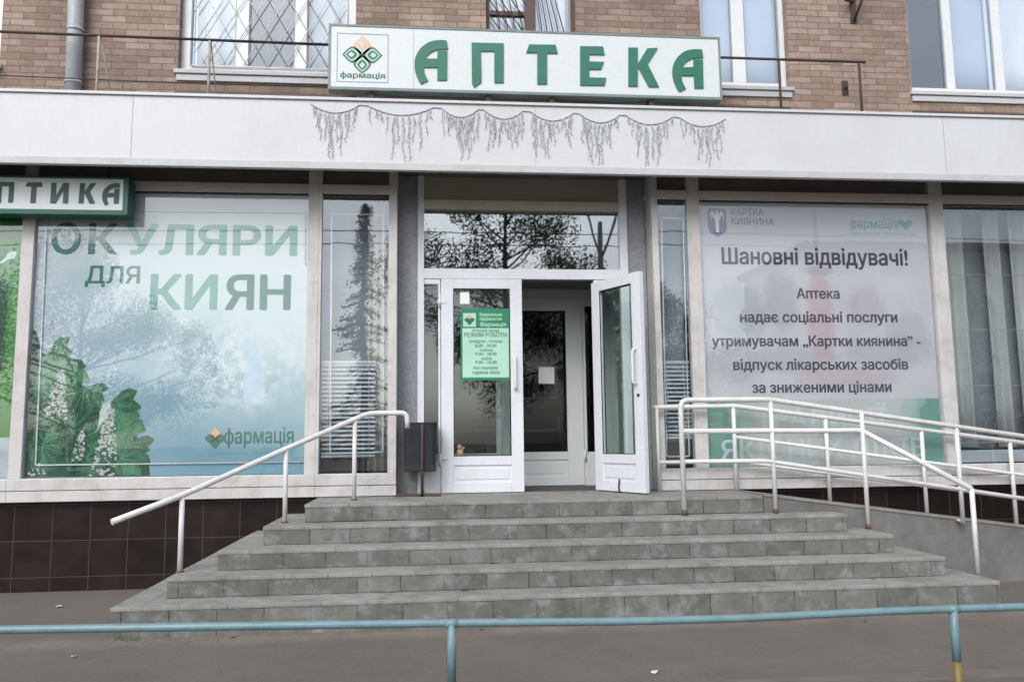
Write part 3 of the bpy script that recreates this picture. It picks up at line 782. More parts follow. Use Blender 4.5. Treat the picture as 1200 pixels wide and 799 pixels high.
# outer railing : along the front edge of the ramp and down the right side of the steps
ho = rail_thing('white railing with a bent stair handrail on the outer side of the ramp', (3.4, -.95, .5), 'railing', 'railing')
YO = -.95
def oz(x): return 1.672 if x < 3.0 else 1.672-(x-3.0)*.148
MB().tube(fillet([(2.19, YO, ZP-.17), (2.19, YO, 1.672), (3.0, YO, 1.672), (8.0, YO, oz(8.0))], .075, 6), RR, 12).build('rail', M['rail_white'], ho)
MB().tube(fillet([(2.19, YO, 1.397), (3.86, YO, 1.385), (4.40, -1.65, .895)], .05, 4), RR, 12).build('rail', M['rail_white'], ho)
MB().tube(fillet([(2.19, YO, 1.13), (2.95, YO, 1.125), (8.0, YO, 1.125-5.05*.155)], .05, 4), .02, 12).build('rail', M['rail_white'], ho)
for x, y, z0, z1, ru in ((3.02, YO, ZP-.15, oz(3.02), 1), (3.86, YO-.02, ZP-.30, oz(3.86), 1), (4.40, -1.65, ZP-.60, .90, 0), (4.77, YO, .56, oz(4.77), 0), (5.9, YO, .38, oz(5.9), 0), (7.0, YO, .2, oz(7.0), 0)):
    p = MB().tube([(x, y, z0-.02), (x, y, z1)], .02, 12)
    if x > 4.5: p.tube([(x, y, z0), (x, -.84, z0)], .014, 8)
    p = p.build('post', M['rail_white'], ho)
    if ru: MB().tube([(x, y, z0-.002), (x, y, z0+.04)], .0222, 12).build('rusty_base', M['rust'], p)
MB().tube([(2.19, YO, ZP-.152), (2.19, YO, ZP-.10)], .0262, 12).build('rusty_base', M['rust'], ho)
hi = rail_thing('white tubular railing on the inner side of the ramp, close to the shop windows', (3.9, -.12, .7), 'railing', 'railing')
YI = -.12
def iz(x): return 1.645 if x < 3.0 else 1.645-(x-3.0)*.132
MB().tube(fillet([(2.185, -.05, 1.64), (2.22, YI, 1.64), (3.0, YI, 1.645), (8.5, YI, iz(8.5))], .05, 4), RR, 12).build('rail', M['rail_white'], hi)
MB().tube([(2.985, YI, 1.34), (8.5, YI, 1.34-5.515*.14)], .018, 12).build('rail', M['rail_white'], hi)
MB().tube(fillet([(2.2, YI, 1.10), (2.985, YI, 1.10), (8.5, YI, 1.10-5.515*.14)], .03, 3), .018, 12).build('rail', M['rail_white'], hi)
for x in (2.98, 3.935, 4.945, 5.895, 6.9, 7.9):
    MB().tube([(x, YI, rz(x)-.02), (x, YI, iz(x))], .02, 12).build('post', M['rail_white'], hi)
MB().tube([(2.2, YI, ZP-.01), (2.2, YI, 1.64)], .016, 12).build('post', M['rail_white'], hi)

# ------------------------------------------------------------------ blue footway fence in front
bf = thing('guard_rail', 'low blue pipe guard rail along the pavement in the foreground', 'guard rail', (.5, -4.15, 0))
blue = [(-4.6, -4.15, .555), (-1.917, -4.15, .537), (.08, -4.15, .502), (.9, -4.155, .484), (1.437, -4.15, .479), (2.2, -4.15, .489), (2.555, -4.15, .490), (3.6, -4.15, .487), (5.2, -4.15, .50)]
MB().tube(blue, .0185, 14).build('rail', M['blue_paint'], bf)
for x, zt in ((-2.4, .54), (.082, .50), (2.556, .489), (5.0, .50)):
    p = MB().tube([(x, -4.15, .24), (x, -4.15, zt)], .0205, 14).build('post', M['blue_paint'], bf)
    MB().tube([(x, -4.15, -.03), (x, -4.15, .24)], .0215, 14).build('yellow_foot', M['yellow_paint'], p)
    MB().tube([(x-.03, -4.15, zt), (x+.03, -4.15, zt)], .0205, 14).build('weld_collar', M['blue_paint'], p)

# ------------------------------------------------------------------ main sign
def prism_letter(pts, x, z, m, par, name='letter', y0=-.463, y1=-.4508, k=1.0):
    return MB().prism([(x+a*k, z+b*k) for a, b in pts], y0, y1).build(name, m, par)
LET = {
 'a': (-0.183, [(0.311, 0.447), (0.245, .449), (0.179, 0.439), (0.134, .422), (0.096, 0.395), (.058, .358), (0.027, 0.313), (.007, .262), (0.0, 0.217), (0.0, 0.159), (.008, .113), (0.021, 0.073), (.04, .03), (0.062, -0.005), (0.131, 0.031), (.11, .07), (0.096, 0.105), (0.089, 0.165), (0.22, 0.169), (0.22, 0.039), (0.312, 0.042), (0.317, 0.342), (0.22, 0.338), (0.22, 0.257), (0.103, 0.253), (0.117, 0.279), (.138, .305), (0.165, 0.325), (.2, .344), (0.234, 0.353), (0.324, 0.362)]),
 'pe': (0.371, [(0.0, 0.433), (0.315, 0.437), (0.311, 0.034), (0.22, 0.031), (0.223, 0.353), (0.09, 0.348), (0.095, 0.035), (0.025, -0.025), (0.002, 0.01)]),
 'te': (0.910, [(0.029, 0.434), (0.292, 0.44), (0.312, 0.352), (0.205, 0.351), (0.2, 0.032), (0.104, 0.029), (0.109, 0.353), (0.0, 0.349)]),
 'ye': (1.440, [(0.009, 0.434), (0.238, 0.439), (0.254, 0.353), (0.099, 0.351), (0.097, 0.277), (0.244, 0.279), (0.214, 0.201), (0.095, 0.197), (0.093, 0.111), (0.262, 0.114), (0.245, 0.035), (0.0, 0.03)]),
 'ka': (1.925, [(0.012, 0.436), (0.106, 0.439), (0.101, 0.268), (0.204, 0.435), (0.31, 0.443), (0.202, 0.271), (0.31, 0.037), (0.206, 0.033), (0.1, 0.242), (0.094, 0.037), (0.0, 0.035)]),
}
ms = thing('shop_sign', 'long white lightbox sign with large green letters standing on the canopy', 'sign', (.93, -.4, 4.68))
SX0, SX1, SZ0, SZ1 = -1.008, 2.883, 4.69, 5.352
MB().box(SX0+.014, SX1-.014, -.45, -.345, SZ0+.014, SZ1-.014).build('sign_face', M['sign_face'], ms)
fr = frame_mb(SX0, SX1, SZ0, SZ1, -.458, -.34, .022, wb=.03, wt=.022, bev=.003)
fr.build('sign_frame', M['sign_frame'], ms)
MB().box(-.195, -.191, -.4512, -.4495, SZ0+.03, SZ1-.022).build('face_seam', M['grey_line'], ms)
for k in ('a', 'pe', 'te', 'ye', 'ka'): prism_letter(LET[k][1], LET[k][0], 4.77, M['letter_green'], ms)
prism_letter(LET['a'][1], 2.378, 4.765, M['letter_green'], ms)
em = MB()
ex0, ex1, ez0, ez1 = -.928, -.435, 4.768, 5.262
for a in ((ex0, ex1, ez0, ez0+.008), (ex0, ex1, ez1-.008, ez1)): em.box(a[0], a[1], -.452, -.4495, a[2], a[3])
em.box(ex0, ex0+.008, -.452, -.4495, ez0+.008, ez1-.008); em.box(ex1-.008, ex1, -.452, -.4495, ez0+.008, ez1-.008)
em.build('emblem_border', M['grey_line'], ms)
def petal(cx, cz, ang, r, k):
    """rounded diamond leaf with a pointed outer tip, scaled by k about its middle"""
    base = [(0.0, -1.0), (.30, -.86), (.62, -.55), (.9, -.12), (.93, .12), (.80, .38), (.50, .72), (.22, .95), (0, 1.16), (-.22, .95), (-.50, .72), (-.80, .38), (-.93, .12), (-.9, -.12), (-.62, -.55), (-.30, -.86)]
    ca, sa = math.cos(ang), math.sin(ang); out = []
    for x, y in base:
        x, y = x*r*k, y*r*k+r*(1-k)*.25
        y += r*.98
        out.append((cx+x*ca-y*sa, cz+x*sa+y*ca))
    return out
def emblem(par, cx, cz, r, y, cols, hollow=True, names='emblem_petal'):
    for a, (c1, c2) in zip((0, math.pi/2, -math.pi/2, math.pi), cols):
        p = MB().prism(petal(cx, cz, a, r, 1.0), y-.0015, y).build(names, c1, par)
        if hollow:
            MB().prism(petal(cx, cz, a, r, .74), y-.0025, y-.0016).build('petal_band', c2, p)
            MB().prism(petal(cx, cz, a, r, .56), y-.0035, y-.0026).build('petal_core', c1, p)
            MB().prism(petal(cx, cz, a, r, .30), y-.0045, y-.0036).build('petal_band', c2, p)
GP = [(M['orange'], M['pale_green']), (M['emblem_green'], M['pale_green']), (M['emblem_green'], M['pale_green']), (M['emblem_green'], M['pale_green'])]
emblem(ms, -.685, 5.045, .09, -.4505, GP)
text('emblem_lettering', 'фармація', -.895, -.465, 4.812, .078, -.4505, M['emblem_green'], ms, .035)
br = MB()
for x in (-.62, .51, 1.14, 2.14):
    p = MB().box(x, x+.05, -.42, -.28, 4.585, 4.69, .003); p.box(x-.03, x+.08, -.43, -.27, 4.585, 4.60); p.build('bracket', M['dark_iron'], ms)
br.b.free()

# optics sign
os_ = thing('shop_sign', 'short white sign in a thick green frame hanging over the left shop window', 'sign', (-3.9, -.2, 3.5))
OX0, OX1, OZ0, OZ1 = -4.75, -2.885, 3.49, 3.86
MB().box(OX0+.03, OX1-.05, -.215, -.06, OZ0+.045, OZ1-.018).build('sign_face', M['optics_face'], os_)
frame_mb(OX0, OX1, OZ0, OZ1, -.225, -.05, .05, wb=.05, wt=.02, bev=.005).build('sign_frame', M['green_frame'], os_)
KL = .545
def oletter(k, x, s=.49): prism_letter(LET[k][1], x, 3.582, M['optics_letter'], os_, y0=-.2195, y1=-.2155, k=s)
oletter('pe', -4.075); oletter('te', -3.82)
prism_letter([(0, .436), (.095, .436), (.095, .18), (.225, .436), (.325, .436), (.325, .03), (.23, .03), (.23, .285), (.1, .03), (0, .03)], -3.59, 3.582, M['optics_letter'], os_, y0=-.2195, y1=-.2155, k=.49)
oletter('ka', -3.337); oletter('a', -3.125)
ring = [(math.cos(2*math.pi*i/28), math.sin(2*math.pi*i/28)) for i in range(28)]
b = MB(); cx, cz = -4.24, 3.695
oo = [b.b.verts.new((cx+.105*c, -.2195, cz+.118*s)) for c, s in ring]; ii = [b.b.verts.new((cx+.055*c, -.2195, cz+.068*s)) for c, s in ring]
for i in range(28): b.b.faces.new((oo[i], oo[(i+1) % 28], ii[(i+1) % 28], ii[i]))
r_ = bmesh.ops.extrude_face_region(b.b, geom=b.b.faces[:])
bmesh.ops.translate(b.b, vec=(0, .004, 0), verts=[v for v in r_['geom'] if isinstance(v, bmesh.types.BMVert)])
b.build('letter', M['optics_letter'], os_)
hk = MB()
for x in (-4.5, -3.1): hk.tube([(x, -.13, OZ1-.01), (x, -.13, 4.08)], .01, 8)
hk.build('hanger', M['dark_iron'], os_)

# ------------------------------------------------------------------ posters
PY = .032
ep = thing('poster', 'large pale blue poster with green words and chestnut leaves filling the left window', 'poster', (-2.5, PY, 1.03))
MB().box(-3.80, -1.24, PY, PY+.004, 1.04, 3.785).build('sheet', M['eyewear_sheet'], ep)
yt = PY-.0006
text('lettering', 'О', -3.675, -3.40, 3.175, .40, yt, M['teal_text'], ep, .03)
text('lettering', 'К', -3.33, -3.06, 3.175, .40, yt, M['teal_text'], ep, .03)
text('lettering', 'УЛЯРИ', -2.99, -1.345, 3.175, .40, yt, M['teal_pale'], ep, .03)  # paler than its neighbours: reflected sky veil put into the print colour
text('lettering', 'ДЛЯ', -3.345, -2.835, 2.885, .23, yt, M['teal_text'], ep, .022)
text('lettering', 'КИ', -2.735, -2.10, 2.635, .46, yt, M['teal_pale'], ep, .03)
text('lettering', 'ЯН', -2.03, -1.40, 2.635, .46, yt, M['teal_text'], ep, .03)
text('emblem_lettering', 'фармація', -2.00, -1.345, 1.335, .20, yt, M['teal_text'], ep, .02)
text('emblem_lettering', 'комунальне підприємство', -2.12, -1.345, 1.225, .055, yt, M['teal_pale'], ep, .0)
emblem(ep, -2.08, 1.385, .047, yt, [(M['orange'], M['orange']), (M['letter_green'], M['letter_green']), (M['letter_green'], M['letter_green']), (M['letter_green'], M['letter_green'])], False)
# faint church tower
tw = MB().prism([(-1.83, 1.72), (-1.83, 1.98), (-1.80, 2.0), (-1.80, 2.16), (-1.77, 2.19), (-1.765, 2.27), (-1.735, 2.33), (-1.73, 2.42), (-1.725, 2.33), (-1.695, 2.27), (-1.69, 2.19), (-1.66, 2.16), (-1.66, 2.0), (-1.63, 1.98), (-1.63, 1.72)], yt-.0006, yt)
tw.build('printed_tower', M['ghost_blue'], ep)
# printed chestnut leaves : fans of leaflets with pale veins, and blossom candles
def leaflet(cx, cz, ang, ln, wd):
    out = []
    n = 9
    for i in range(n+1):
        t = i/n; wv = wd*math.sin(math.pi*t**1.7)*(1+.08*((i % 2)*2-1)); out.append((t*ln, wv))
    for i in range(n-1, 0, -1):
        t = i/n; wv = wd*math.sin(math.pi*t**1.7)*(1+.08*((i % 2)*2-1)); out.append((t*ln, -wv))
    ca, sa = math.cos(ang), math.sin(ang)
    return [(cx+x*ca-z*sa, cz+x*sa+z*ca) for x, z in out]
def clamp(P): return [(min(max(x, -3.795), -1.245), min(max(z, 1.045), 3.78)) for x, z in P]
lay = 0
def leaf_fan(cx, cz, a0, spread, n, ln, mats):
    global lay
    for i in range(n):
        lay += 1
        a = a0+spread*(i-(n-1)/2)+rnd.uniform(-.1, .1); l_ = ln*rnd.uniform(.8, 1.1)*(1-.12*abs(i-(n-1)/2)/max(1, n/2))
        y = yt-.0006-lay*.00006
        P = clamp(leaflet(cx, cz, a, l_, l_*.17))
        if max(p[0] for p in P)-min(p[0] for p in P) < .02: continue
        m = rnd.choice(mats)
        o = MB().prism(P, y-.00003, y).build('printed_leaf', m, ep)
        y2 = y-.00004; vb = MB(); ca, sa = math.cos(a), math.sin(a)
        for w_, t0, t1, off in [(.004, .05, .93, 0)]+[(.0025, t_, t_+.16, sgn*l_*.11*math.sin(math.pi*t_**1.7+.3)) for t_ in (.3, .45, .6) for sgn in (1, -1)]:
            p = (cx+ca*l_*t0, cz+sa*l_*t0); q = (cx+ca*l_*t1-sa*off, cz+sa*l_*t1+ca*off)
            if not all(-3.78 < u_[0] < -1.26 and 1.06 < u_[1] < 3.77 for u_ in (p, q)): continue
            d = Vector((q[0]-p[0], q[1]-p[1])).normalized(); nx, nz = -d.y*w_, d.x*w_
            vb.quad((p[0]+nx, y2, p[1]+nz), (p[0]-nx, y2, p[1]-nz), (q[0]-nx*.4, y2, q[1]-nz*.4), (q[0]+nx*.4, y2, q[1]+nz*.4))
        vb.build('printed_vein', M['leaf_vein'], o)
def clip_edge(P): return P
MA, MBm, MC = M['leaf_print_a'], M['leaf_print_b'], M['leaf_print_c']
und = [(-3.795, 1.045), (-2.33, 1.045), (-2.36, 1.2), (-2.42, 1.28), (-2.45, 1.42), (-2.55, 1.44), (-2.62, 1.56), (-2.75, 1.6), (-2.86, 1.72), (-3.0, 1.74), (-3.08, 1.9), (-3.2, 1.98), (-3.28, 2.12), (-3.4, 2.16), (-3.52, 2.27), (-3.68, 2.3), (-3.74, 2.5), (-3.795, 2.55)]
MB().prism(und, yt-.0006, yt).build('printed_foliage', MC, ep)
for f_ in ((-3.72, 1.12, .3, .5, 6, .36, [MC, MA]), (-3.3, 1.1, .4, .5, 6, .38, [MC, MA]), (-2.75, 1.1, .2, .5, 6, .36, [MA, MC]), (-3.72, 1.55, .0, .5, 6, .36, [MC, MA]), (-3.3, 1.5, .9, .5, 6, .36, [MC]),
           (-2.95, 1.35, -.2, .45, 6, .38, [MA, MC]), (-2.62, 1.36, -.9, .42, 6, .36, [MA, MBm]), (-3.74, 1.98, -.1, .5, 6, .40, [MA, MC]), (-3.42, 1.86, -.5, .45, 6, .38, [MA]),
           (-3.66, 2.24, -.55, .42, 7, .46, [MA, MBm]), (-3.45, 2.22, -1.05, .36, 6, .42, [MBm, MA]), (-3.14, 1.95, -1.1, .4, 6, .36, [MA, MC]), (-2.88, 1.76, -.75, .38, 7, .50, [MBm, MA]), (-2.78, 1.70, -1.1, .34, 5, .46, [MBm]),
           (-3.62, 1.36, -.2, .45, 6, .32, [MA, MBm]), (-3.1, 1.22, -.1, .45, 6, .32, [MA]), (-2.7, 1.22, -.5, .4, 5, .32, [MBm, MA])):
    leaf_fan(*f_)
lay += 1; MB().prism(leaflet(-2.98, 1.50, 1.15, .34, .06), yt-.0006-lay*.00006-.00003, yt-.0006-lay*.00006).build('printed_leaf', M['pale_green'], ep)
def candle(cx, z0, z1, wd, m, n):
    global lay
    lay += 1; y = yt-.0006-lay*.00006; b = MB()
    for i in range(n):
        t = rnd.random()**.8; z = z0+(z1-z0)*t; x = cx+rnd.uniform(-1, 1)*wd*(1-.75*t)+.05*t; r = rnd.uniform(.010, .025)*(1-.4*t)
        x = max(x, -3.74)
        pts = [(x+r*math.cos(k*2*math.pi/7)*rnd.uniform(.7, 1.1), max(1.046, z+r*.8*math.sin(k*2*math.pi/7)*rnd.uniform(.7, 1.1))) for k in range(7)]
        if r > 0: b.prism(pts, y-.00003-i*.000004, y)
    b.build('printed_blossom', m, ep)
candle(-3.48, 1.62, 2.12, .15, M['blossom'], 170); candle(-2.88, 1.05, 1.72, .17, M['blossom'], 240); candle(-3.2, 1.2, 1.5, .09, M['blossom'], 60)
candle(-2.83, 1.85, 2.35, .09, M['ghost_blue'], 40); candle(-3.62, 2.3, 2.75, .08, M['ghost_tree'], 30); candle(-3.66, 1.06, 1.2, .1, M['blossom'], 14)

# the printed plant stays in the lower left corner of the sheet
def squeeze(o):
    for v in o.data.vertices:
        v.co.x = (-3.8+(v.co.x-2.5+3.8)*.77)+2.5; v.co.z = (1.045+(v.co.z+1.03-1.045)*.93)-1.03
    for ch in o.children: squeeze(ch)
for ch in ep.children:
    if ch.name.split('.')[0] in ('printed_leaf', 'printed_foliage', 'printed_blossom'): squeeze(ch)
gp = thing('poster', 'vivid green poster with a pale grey lower strip at the left edge', 'poster', (-5.2, PY, 1.03))
MB().box(-6.59, -3.93, PY, PY+.004, 1.42, 3.785).build('sheet', M['green_sheet'], gp)
MB().box(-6.59, -3.93, PY, PY+.004, 1.04, 1.417).build('lower_strip', M['grey_sheet'], gp)
MB().prism([(-4.13, 2.0), (-4.04, 2.05), (-4.04, 2.9), (-4.13, 2.95)], PY-.001, PY-.0004).build('printed_panel', M['green_dark'], gp)
lf = MB()
for a, l_ in ((.6, .3), (1.0, .25), (.2, .28)): pass
lf.b.free()
for i, (a, l_) in enumerate(((.65, .30), (1.15, .24), (.2, .26))):
    MB().prism(leaflet(-4.16, 3.05, a, l_*.75, .04), PY-.0012-i*.0004, PY-.0010-i*.0004).build('printed_leaf', (M['pale_green'], MA, MBm)[i], gp)

np_ = thing('poster', 'white notice poster with dark text and a teal bottom strip in the right window', 'poster', (4.0, PY, 1.03))
MB().box(2.75, 5.26, PY, PY+.004, 1.04, 3.785).build('sheet', M['notice_sheet'], np_)
MB().box(2.755, 5.255, PY-.0006, PY-.0001, 1.042, 1.715).build('bottom_strip', M['ghost_teal'], np_)
yn = PY-.0005
yn2 = yn
text('lettering', 'Шановні відвідувачі!', 2.982, 5.02, 3.125, .235, yn2, M['text_dark'], np_, .028)
for s_, x0, x1, z in (('Аптека', 3.77, 4.24, 2.765), ('надає соціальні послуги', 3.15, 4.86, 2.515), ('утримувачам „Картки киянина” -', 2.84, 5.10, 2.265), ('відпуск лікарських засобів', 3.055, 4.945, 2.02), ('за зниженими цінами', 3.245, 4.745, 1.785)):
    text('lettering', s_, x0, x1, z, .148, yn2, M['text_mid'] if s_ != 'утримувачам „Картки киянина” -' else M['text_mid'], np_, .032)
text('lettering', 'КАРТКА', 3.105, 3.46, 3.645, .10, yn2, M['text_purple'], np_, .02)
text('lettering', 'КИЯНИНА', 3.105, 3.565, 3.545, .10, yn2, M['text_purple'], np_, .02)
MB().prism([(2.85, 3.715), (3.05, 3.715), (3.05, 3.50), (3.03, 3.46), (2.95, 3.41), (2.87, 3.46), (2.85, 3.50)], yn2-.001, yn2).build('shield', M['text_purple'], np_)
fg = MB().prism([(2.935, 3.46), (2.93, 3.58), (2.89, 3.66), (2.885, 3.56), (2.875, 3.65), (2.9, 3.69), (2.935, 3.64), (2.94, 3.69), (2.96, 3.69), (2.965, 3.64), (3.0, 3.69), (3.025, 3.65), (3.015, 3.56), (3.01, 3.66), (2.97, 3.58), (2.965, 3.46)], yn2-.0016, yn2-.0011)
fg.build('shield_figure', M['paper'], np_)
text('emblem_lettering', 'фармація', 4.40, 4.94, 3.525, .135, yn2, M['text_faint'], np_, .02)
text('emblem_lettering', 'комунальне підприємство', 4.40, 5.13, 3.45, .05, yn2, M['text_faint'], np_, .0)
emblem(np_, 5.02, 3.59, .04, yn2, [(M['pale_green'],)*2, (M['text_faint'],)*2, (M['text_faint'],)*2, (M['text_faint'],)*2], False)
text('lettering', 'ТРАДИЦІЇ', 3.28, 4.67, 1.43, .26, yn2, M['teal_letter'], np_, .022)
text('lettering', 'ЯКІСНИХ ЛІКІВ', 2.89, 5.07, 1.12, .26, yn2, M['teal_letter'], np_, .022)

# schedule on the door and small papers
yd = .222
sp = thing('poster', 'green and pale green opening hours notice on the closed door leaf', 'poster', (.53, yd, 1.94))
MB().box(.272, .787, yd-.002, yd, 1.943, 2.678).build('sheet', M['sched_green'], sp)
MB().box(.292, .765, yd-.0028, yd-.0021, 1.97, 2.475).build('lower_field', M['sched_pale'], sp)
MB().box(.30, .43, yd-.0028, yd-.0021, 2.49, 2.63, .0002).build('emblem_field', M['sched_pale'], sp)
emblem(sp, .365, 2.56, .026, yd-.0029, [(M['orange'],)*2]+[(M['emblem_green'],)*2]*3, False)
for s_, x0, x1, z, h in (('Комунальне', .47, .70, 2.60, .05), ('підприємство', .47, .70, 2.555, .05), ('Фармація', .47, .74, 2.495, .055)):
    text('lettering', s_, x0, x1, z, h, yd-.0022, M['sched_pale'], sp, .02)
for s_, x0, x1, z, h in (('Аптечний заклад', .39, .67, 2.435, .045), ('РЕЖИМ РОБОТИ', .31, .745, 2.385, .058), ('понеділок - п’ятниця', .36, .70, 2.325, .045), ('8.00 - 20.00', .42, .64, 2.28, .045), ('субота', .47, .60, 2.235, .042), ('9.00 - 18.00', .42, .64, 2.195, .045),
                         ('неділя', .48, .59, 2.15, .04), ('9.00 - 16.00', .42, .64, 2.11, .045), ('без перерви', .40, .65, 2.055, .04), ('гаряча лінія', .39, .67, 2.005, .048)):
    text('lettering', s_, x0, x1, z, h, yd-.0029, M['emblem_green'], sp, .02)
tag(MB().box(.268, .365, yd-.002, yd, 2.725, 2.845).build('sticker', M['paper'], base=(.31, yd, 2.72)), 'small white sticker near the top of the closed door glass', 'sticker')
tag(MB().box(1.19, 1.37, 1.166, 1.1672, 1.965, 2.155).build('paper_notice', M['paper'], base=(1.28, 1.166, 1.96)), 'white sheet of paper taped to the inner door glass', 'notice')
tg = thing('peach_shape', 'tiny peach coloured shape inside the lower corner of the closed door glass', 'figure', (.26, .29, 1.17))  # rounded peach blob on a small ledge
b = MB()
bmesh.ops.create_uvsphere(b.b, u_segments=14, v_segments=10, radius=.036, matrix=Matrix.Translation((.262, .30, 1.215)) @ Matrix.Diagonal((1, .8, 1.15, 1)))
bmesh.ops.create_uvsphere(b.b, u_segments=14, v_segments=10, radius=.027, matrix=Matrix.Translation((.258, .30, 1.27)))
b.tube([(.285, .29, 1.235), (.305, .28, 1.27)], .009, 7); b.build('body', M['peach'], tg)
MB().box(.205, .33, .262, .36, 1.165, 1.176, .002).build('ledge', M['door_paint'], tg)

# ------------------------------------------------------------------ light outlines, blinds, curtains in the shop windows
def outline(pts, label):
    o = MB().tube(fillet(pts, .012, 2), .008, 8).build('light_tube', M['tube_white'], base=pts[0])
    return tag(o, label, 'light tube')
outline([(-1.236, .022, 3.09), (-1.270, .022, 3.09), (-1.274, .022, 3.607), (-2.97, .022, 3.600), (-3.72, .022, 3.597), (-3.70, .022, 1.155), (-1.245, .022, 1.15)], 'thin white light tube outlining the large left poster')
outline([(-1.015, .03, 3.60), (-.50, .03, 3.597), (-.492, .03, 1.235), (-.998, .03, 1.225), (-1.015, .03, 3.58)], 'thin white light tube outlining the narrow window left of the door')
outline([(2.355, .03, 3.605), (2.585, .03, 3.602), (2.56, .03, 1.15), (2.325, .03, 1.15), (2.355, .03, 3.58)], 'thin white light tube outlining the narrow window right of the door')
def blind(x0, x1, z0, z1, label):
    t = thing('window_blind', label, 'blind', ((x0+x1)/2, .09, z0))
    b = MB(); z = z0+.03
    while z < z1-.02:
        b.box(x0, x1, .075, .105, z, z+.017, rot=None); z += .043
    b.build('slat', M['blind'], t)
    MB().box(x0, x1, .07, .11, z1-.025, z1).build('head_rail', M['blind'], t); MB().box(x0, x1, .07, .11, z0, z0+.02).build('bottom_rail', M['blind'], t)
    c = MB()
    for x in (x0+.06, x1-.06): c.tube([(x, .068, z0), (x, .068, z1)], .003, 6)
    c.build('cord', M['blind'], t)
blind(-1.09, -.575, 1.19, 2.13, 'pale slatted blind across the lower half of the narrow window left of the door')
blind(2.305, 2.605, 1.33, 2.12, 'pale slatted blind across the lower half of the narrow window right of the door')
curtain('curtain', -.66, -.45, 1.05, 3.78, .14, .02, .07, M['beige_curtain'], 'beige curtain gathered at the right side of the narrow window left of the door')
curtain('pane_backing_sheet', -1.12, -.43, 1.05, 3.785, .26, .003, .5, M['grey_backing'], 'plain grey sheet added deep behind the narrow window left of the door')  # added sheet, greys the pane so reflections contrast less
curtain('pane_backing_sheet', 2.27, 2.63, 1.05, 3.785, .26, .003, .5, M['grey_backing'], 'plain grey sheet added deep behind the narrow window right of the door')  # added like the left one, to pale the dark glass
curtain('pane_backing_sheet', 5.43, 7.95, 1.18, 3.78, .33, .003, .5, M['grey_backing'], 'plain grey sheet added behind the curtains of the far right shop window')  # added sheet, lightens the dark gaps between the curtains
curtain('curtain', 5.43, 5.80, 1.2, 3.77, .22, .03, .16, M['grey_curtain'], 'grey curtain panel at the left side of the far right shop window')
curtain('curtain', 6.02, 6.20, 1.2, 3.77, .22, .03, .09, M['grey_curtain'], 'narrow grey curtain strip beside the dark gap in the far right shop window')
curtain('curtain', 6.32, 7.95, 1.2, 3.77, .22, .03, .2, M['grey_curtain'], 'wide grey curtain across the right of the far right shop window')
# rosette grille behind the far right window
rg = MB()
for cx, cz in ((5.98, 1.55), (5.98, 2.15), (6.58, 1.55), (6.58, 2.15), (7.2, 1.55), (7.2, 2.15), (5.98, 2.75), (6.58, 2.75), (7.2, 2.75)):
    for k in range(8):
        a = k*math.pi/4; pts1 = []; pts2 = []
        for i in range(7):
            t = i/6; r = .27*t; w_ = .055*math.sin(math.pi*t)
            pts1.append((cx+r*math.cos(a)-w_*math.sin(a), .12, cz+r*math.sin(a)+w_*math.cos(a)))
            pts2.append((cx+r*math.cos(a)+w_*math.sin(a), .124, cz+r*math.sin(a)-w_*math.cos(a)))
        rg.tube(pts1, .0018, 5); rg.tube(pts2, .0018, 5)
for z in (1.25, 1.85, 2.45, 3.05): rg.tube([(5.43, .128, z), (7.97, .128, z)], .004, 5)
for x in (5.68, 6.28, 6.89, 7.5): rg.tube([(x, .132, 1.2), (x, .132, 3.1)], .004, 5)
rg.build('rosette_grille', M['lattice_dim'], far)
MB().box(5.43, 7.97, .09, .3, 1.045, 1.17, .005).build('inner_sill', M['inner_paint'], far)

# ------------------------------------------------------------------ icicle garland on the canopy
gl = thing('icicle_garland', 'grey unlit icicle light garland hung in swags across the white canopy', 'garland', (.85, -.51, 4.53))
sw = [-1.16, -.70, -.62, -.0, .08, .43, .49, .86, .94, 1.36, 1.42, 1.82, 1.88, 2.35, 2.42, 2.885]
wp = []
for i in range(0, len(sw), 2):
    a, b_ = sw[i], sw[i+1]
    for k in range(9):
        t = k/8; wp.append((a+(b_-a)*t, -.507, 4.52-.045*i/14-.085*(1-(2*t-1)**2)-(0 if i else .0)))
MB().tube(wp, .0042, 6).build('swag_wire', M['wire'], gl)
import bisect
wx = [p[0] for p in wp]; nst = 0
for i in range(0, len(sw), 2):
    a, b_ = sw[i], sw[i+1]; n = 12
    for k in range(n):
        t = (k+.5)/n+rnd.uniform(-.02, .02); x = a+(b_-a)*t
        z0 = 4.52-.045*i/14-.085*(1-(2*t-1)**2)
        prof = (.10, .22, .34, .28, .40, .44, .30, .42, .33, .18, .24, .10)[(k+i*5) % 12]*(.65+.5*math.sin(math.pi*t))*rnd.uniform(.75, 1.1)
        ln = max(.06, min(prof, z0-4.0))
        pts = []; m_ = max(4, int(ln/.03))
        ph = rnd.uniform(0, 6)
        for q in range(m_+1):
            tt = q/m_; pts.append((x+.008*math.sin(ph+tt*ln*22)+rnd.uniform(-.004, .004), -.508-.004*abs(math.sin(q)), z0-ln*tt))
        b = MB().tube(pts, .0021, 5)
        cut = max(3, int(len(pts)*rnd.uniform(.5, .9))); o_ = rnd.uniform(.012, .02)*rnd.choice((1, -1))
        b.tube([(q_[0]+o_*min(1, j_/2)+rnd.uniform(-.005, .005), q_[1]-.001, q_[2]) for j_, q_ in enumerate(pts[:cut])], .002, 5)
        for q in range(1, m_+1, 1):
            p = Vector(pts[q]); d = Vector((rnd.uniform(-.02, .02), -.004, -rnd.uniform(.008, .026)))
            b.tube([p, p+d], .003, 5)
        b.build('strand', M['wire'], gl); nst += 1

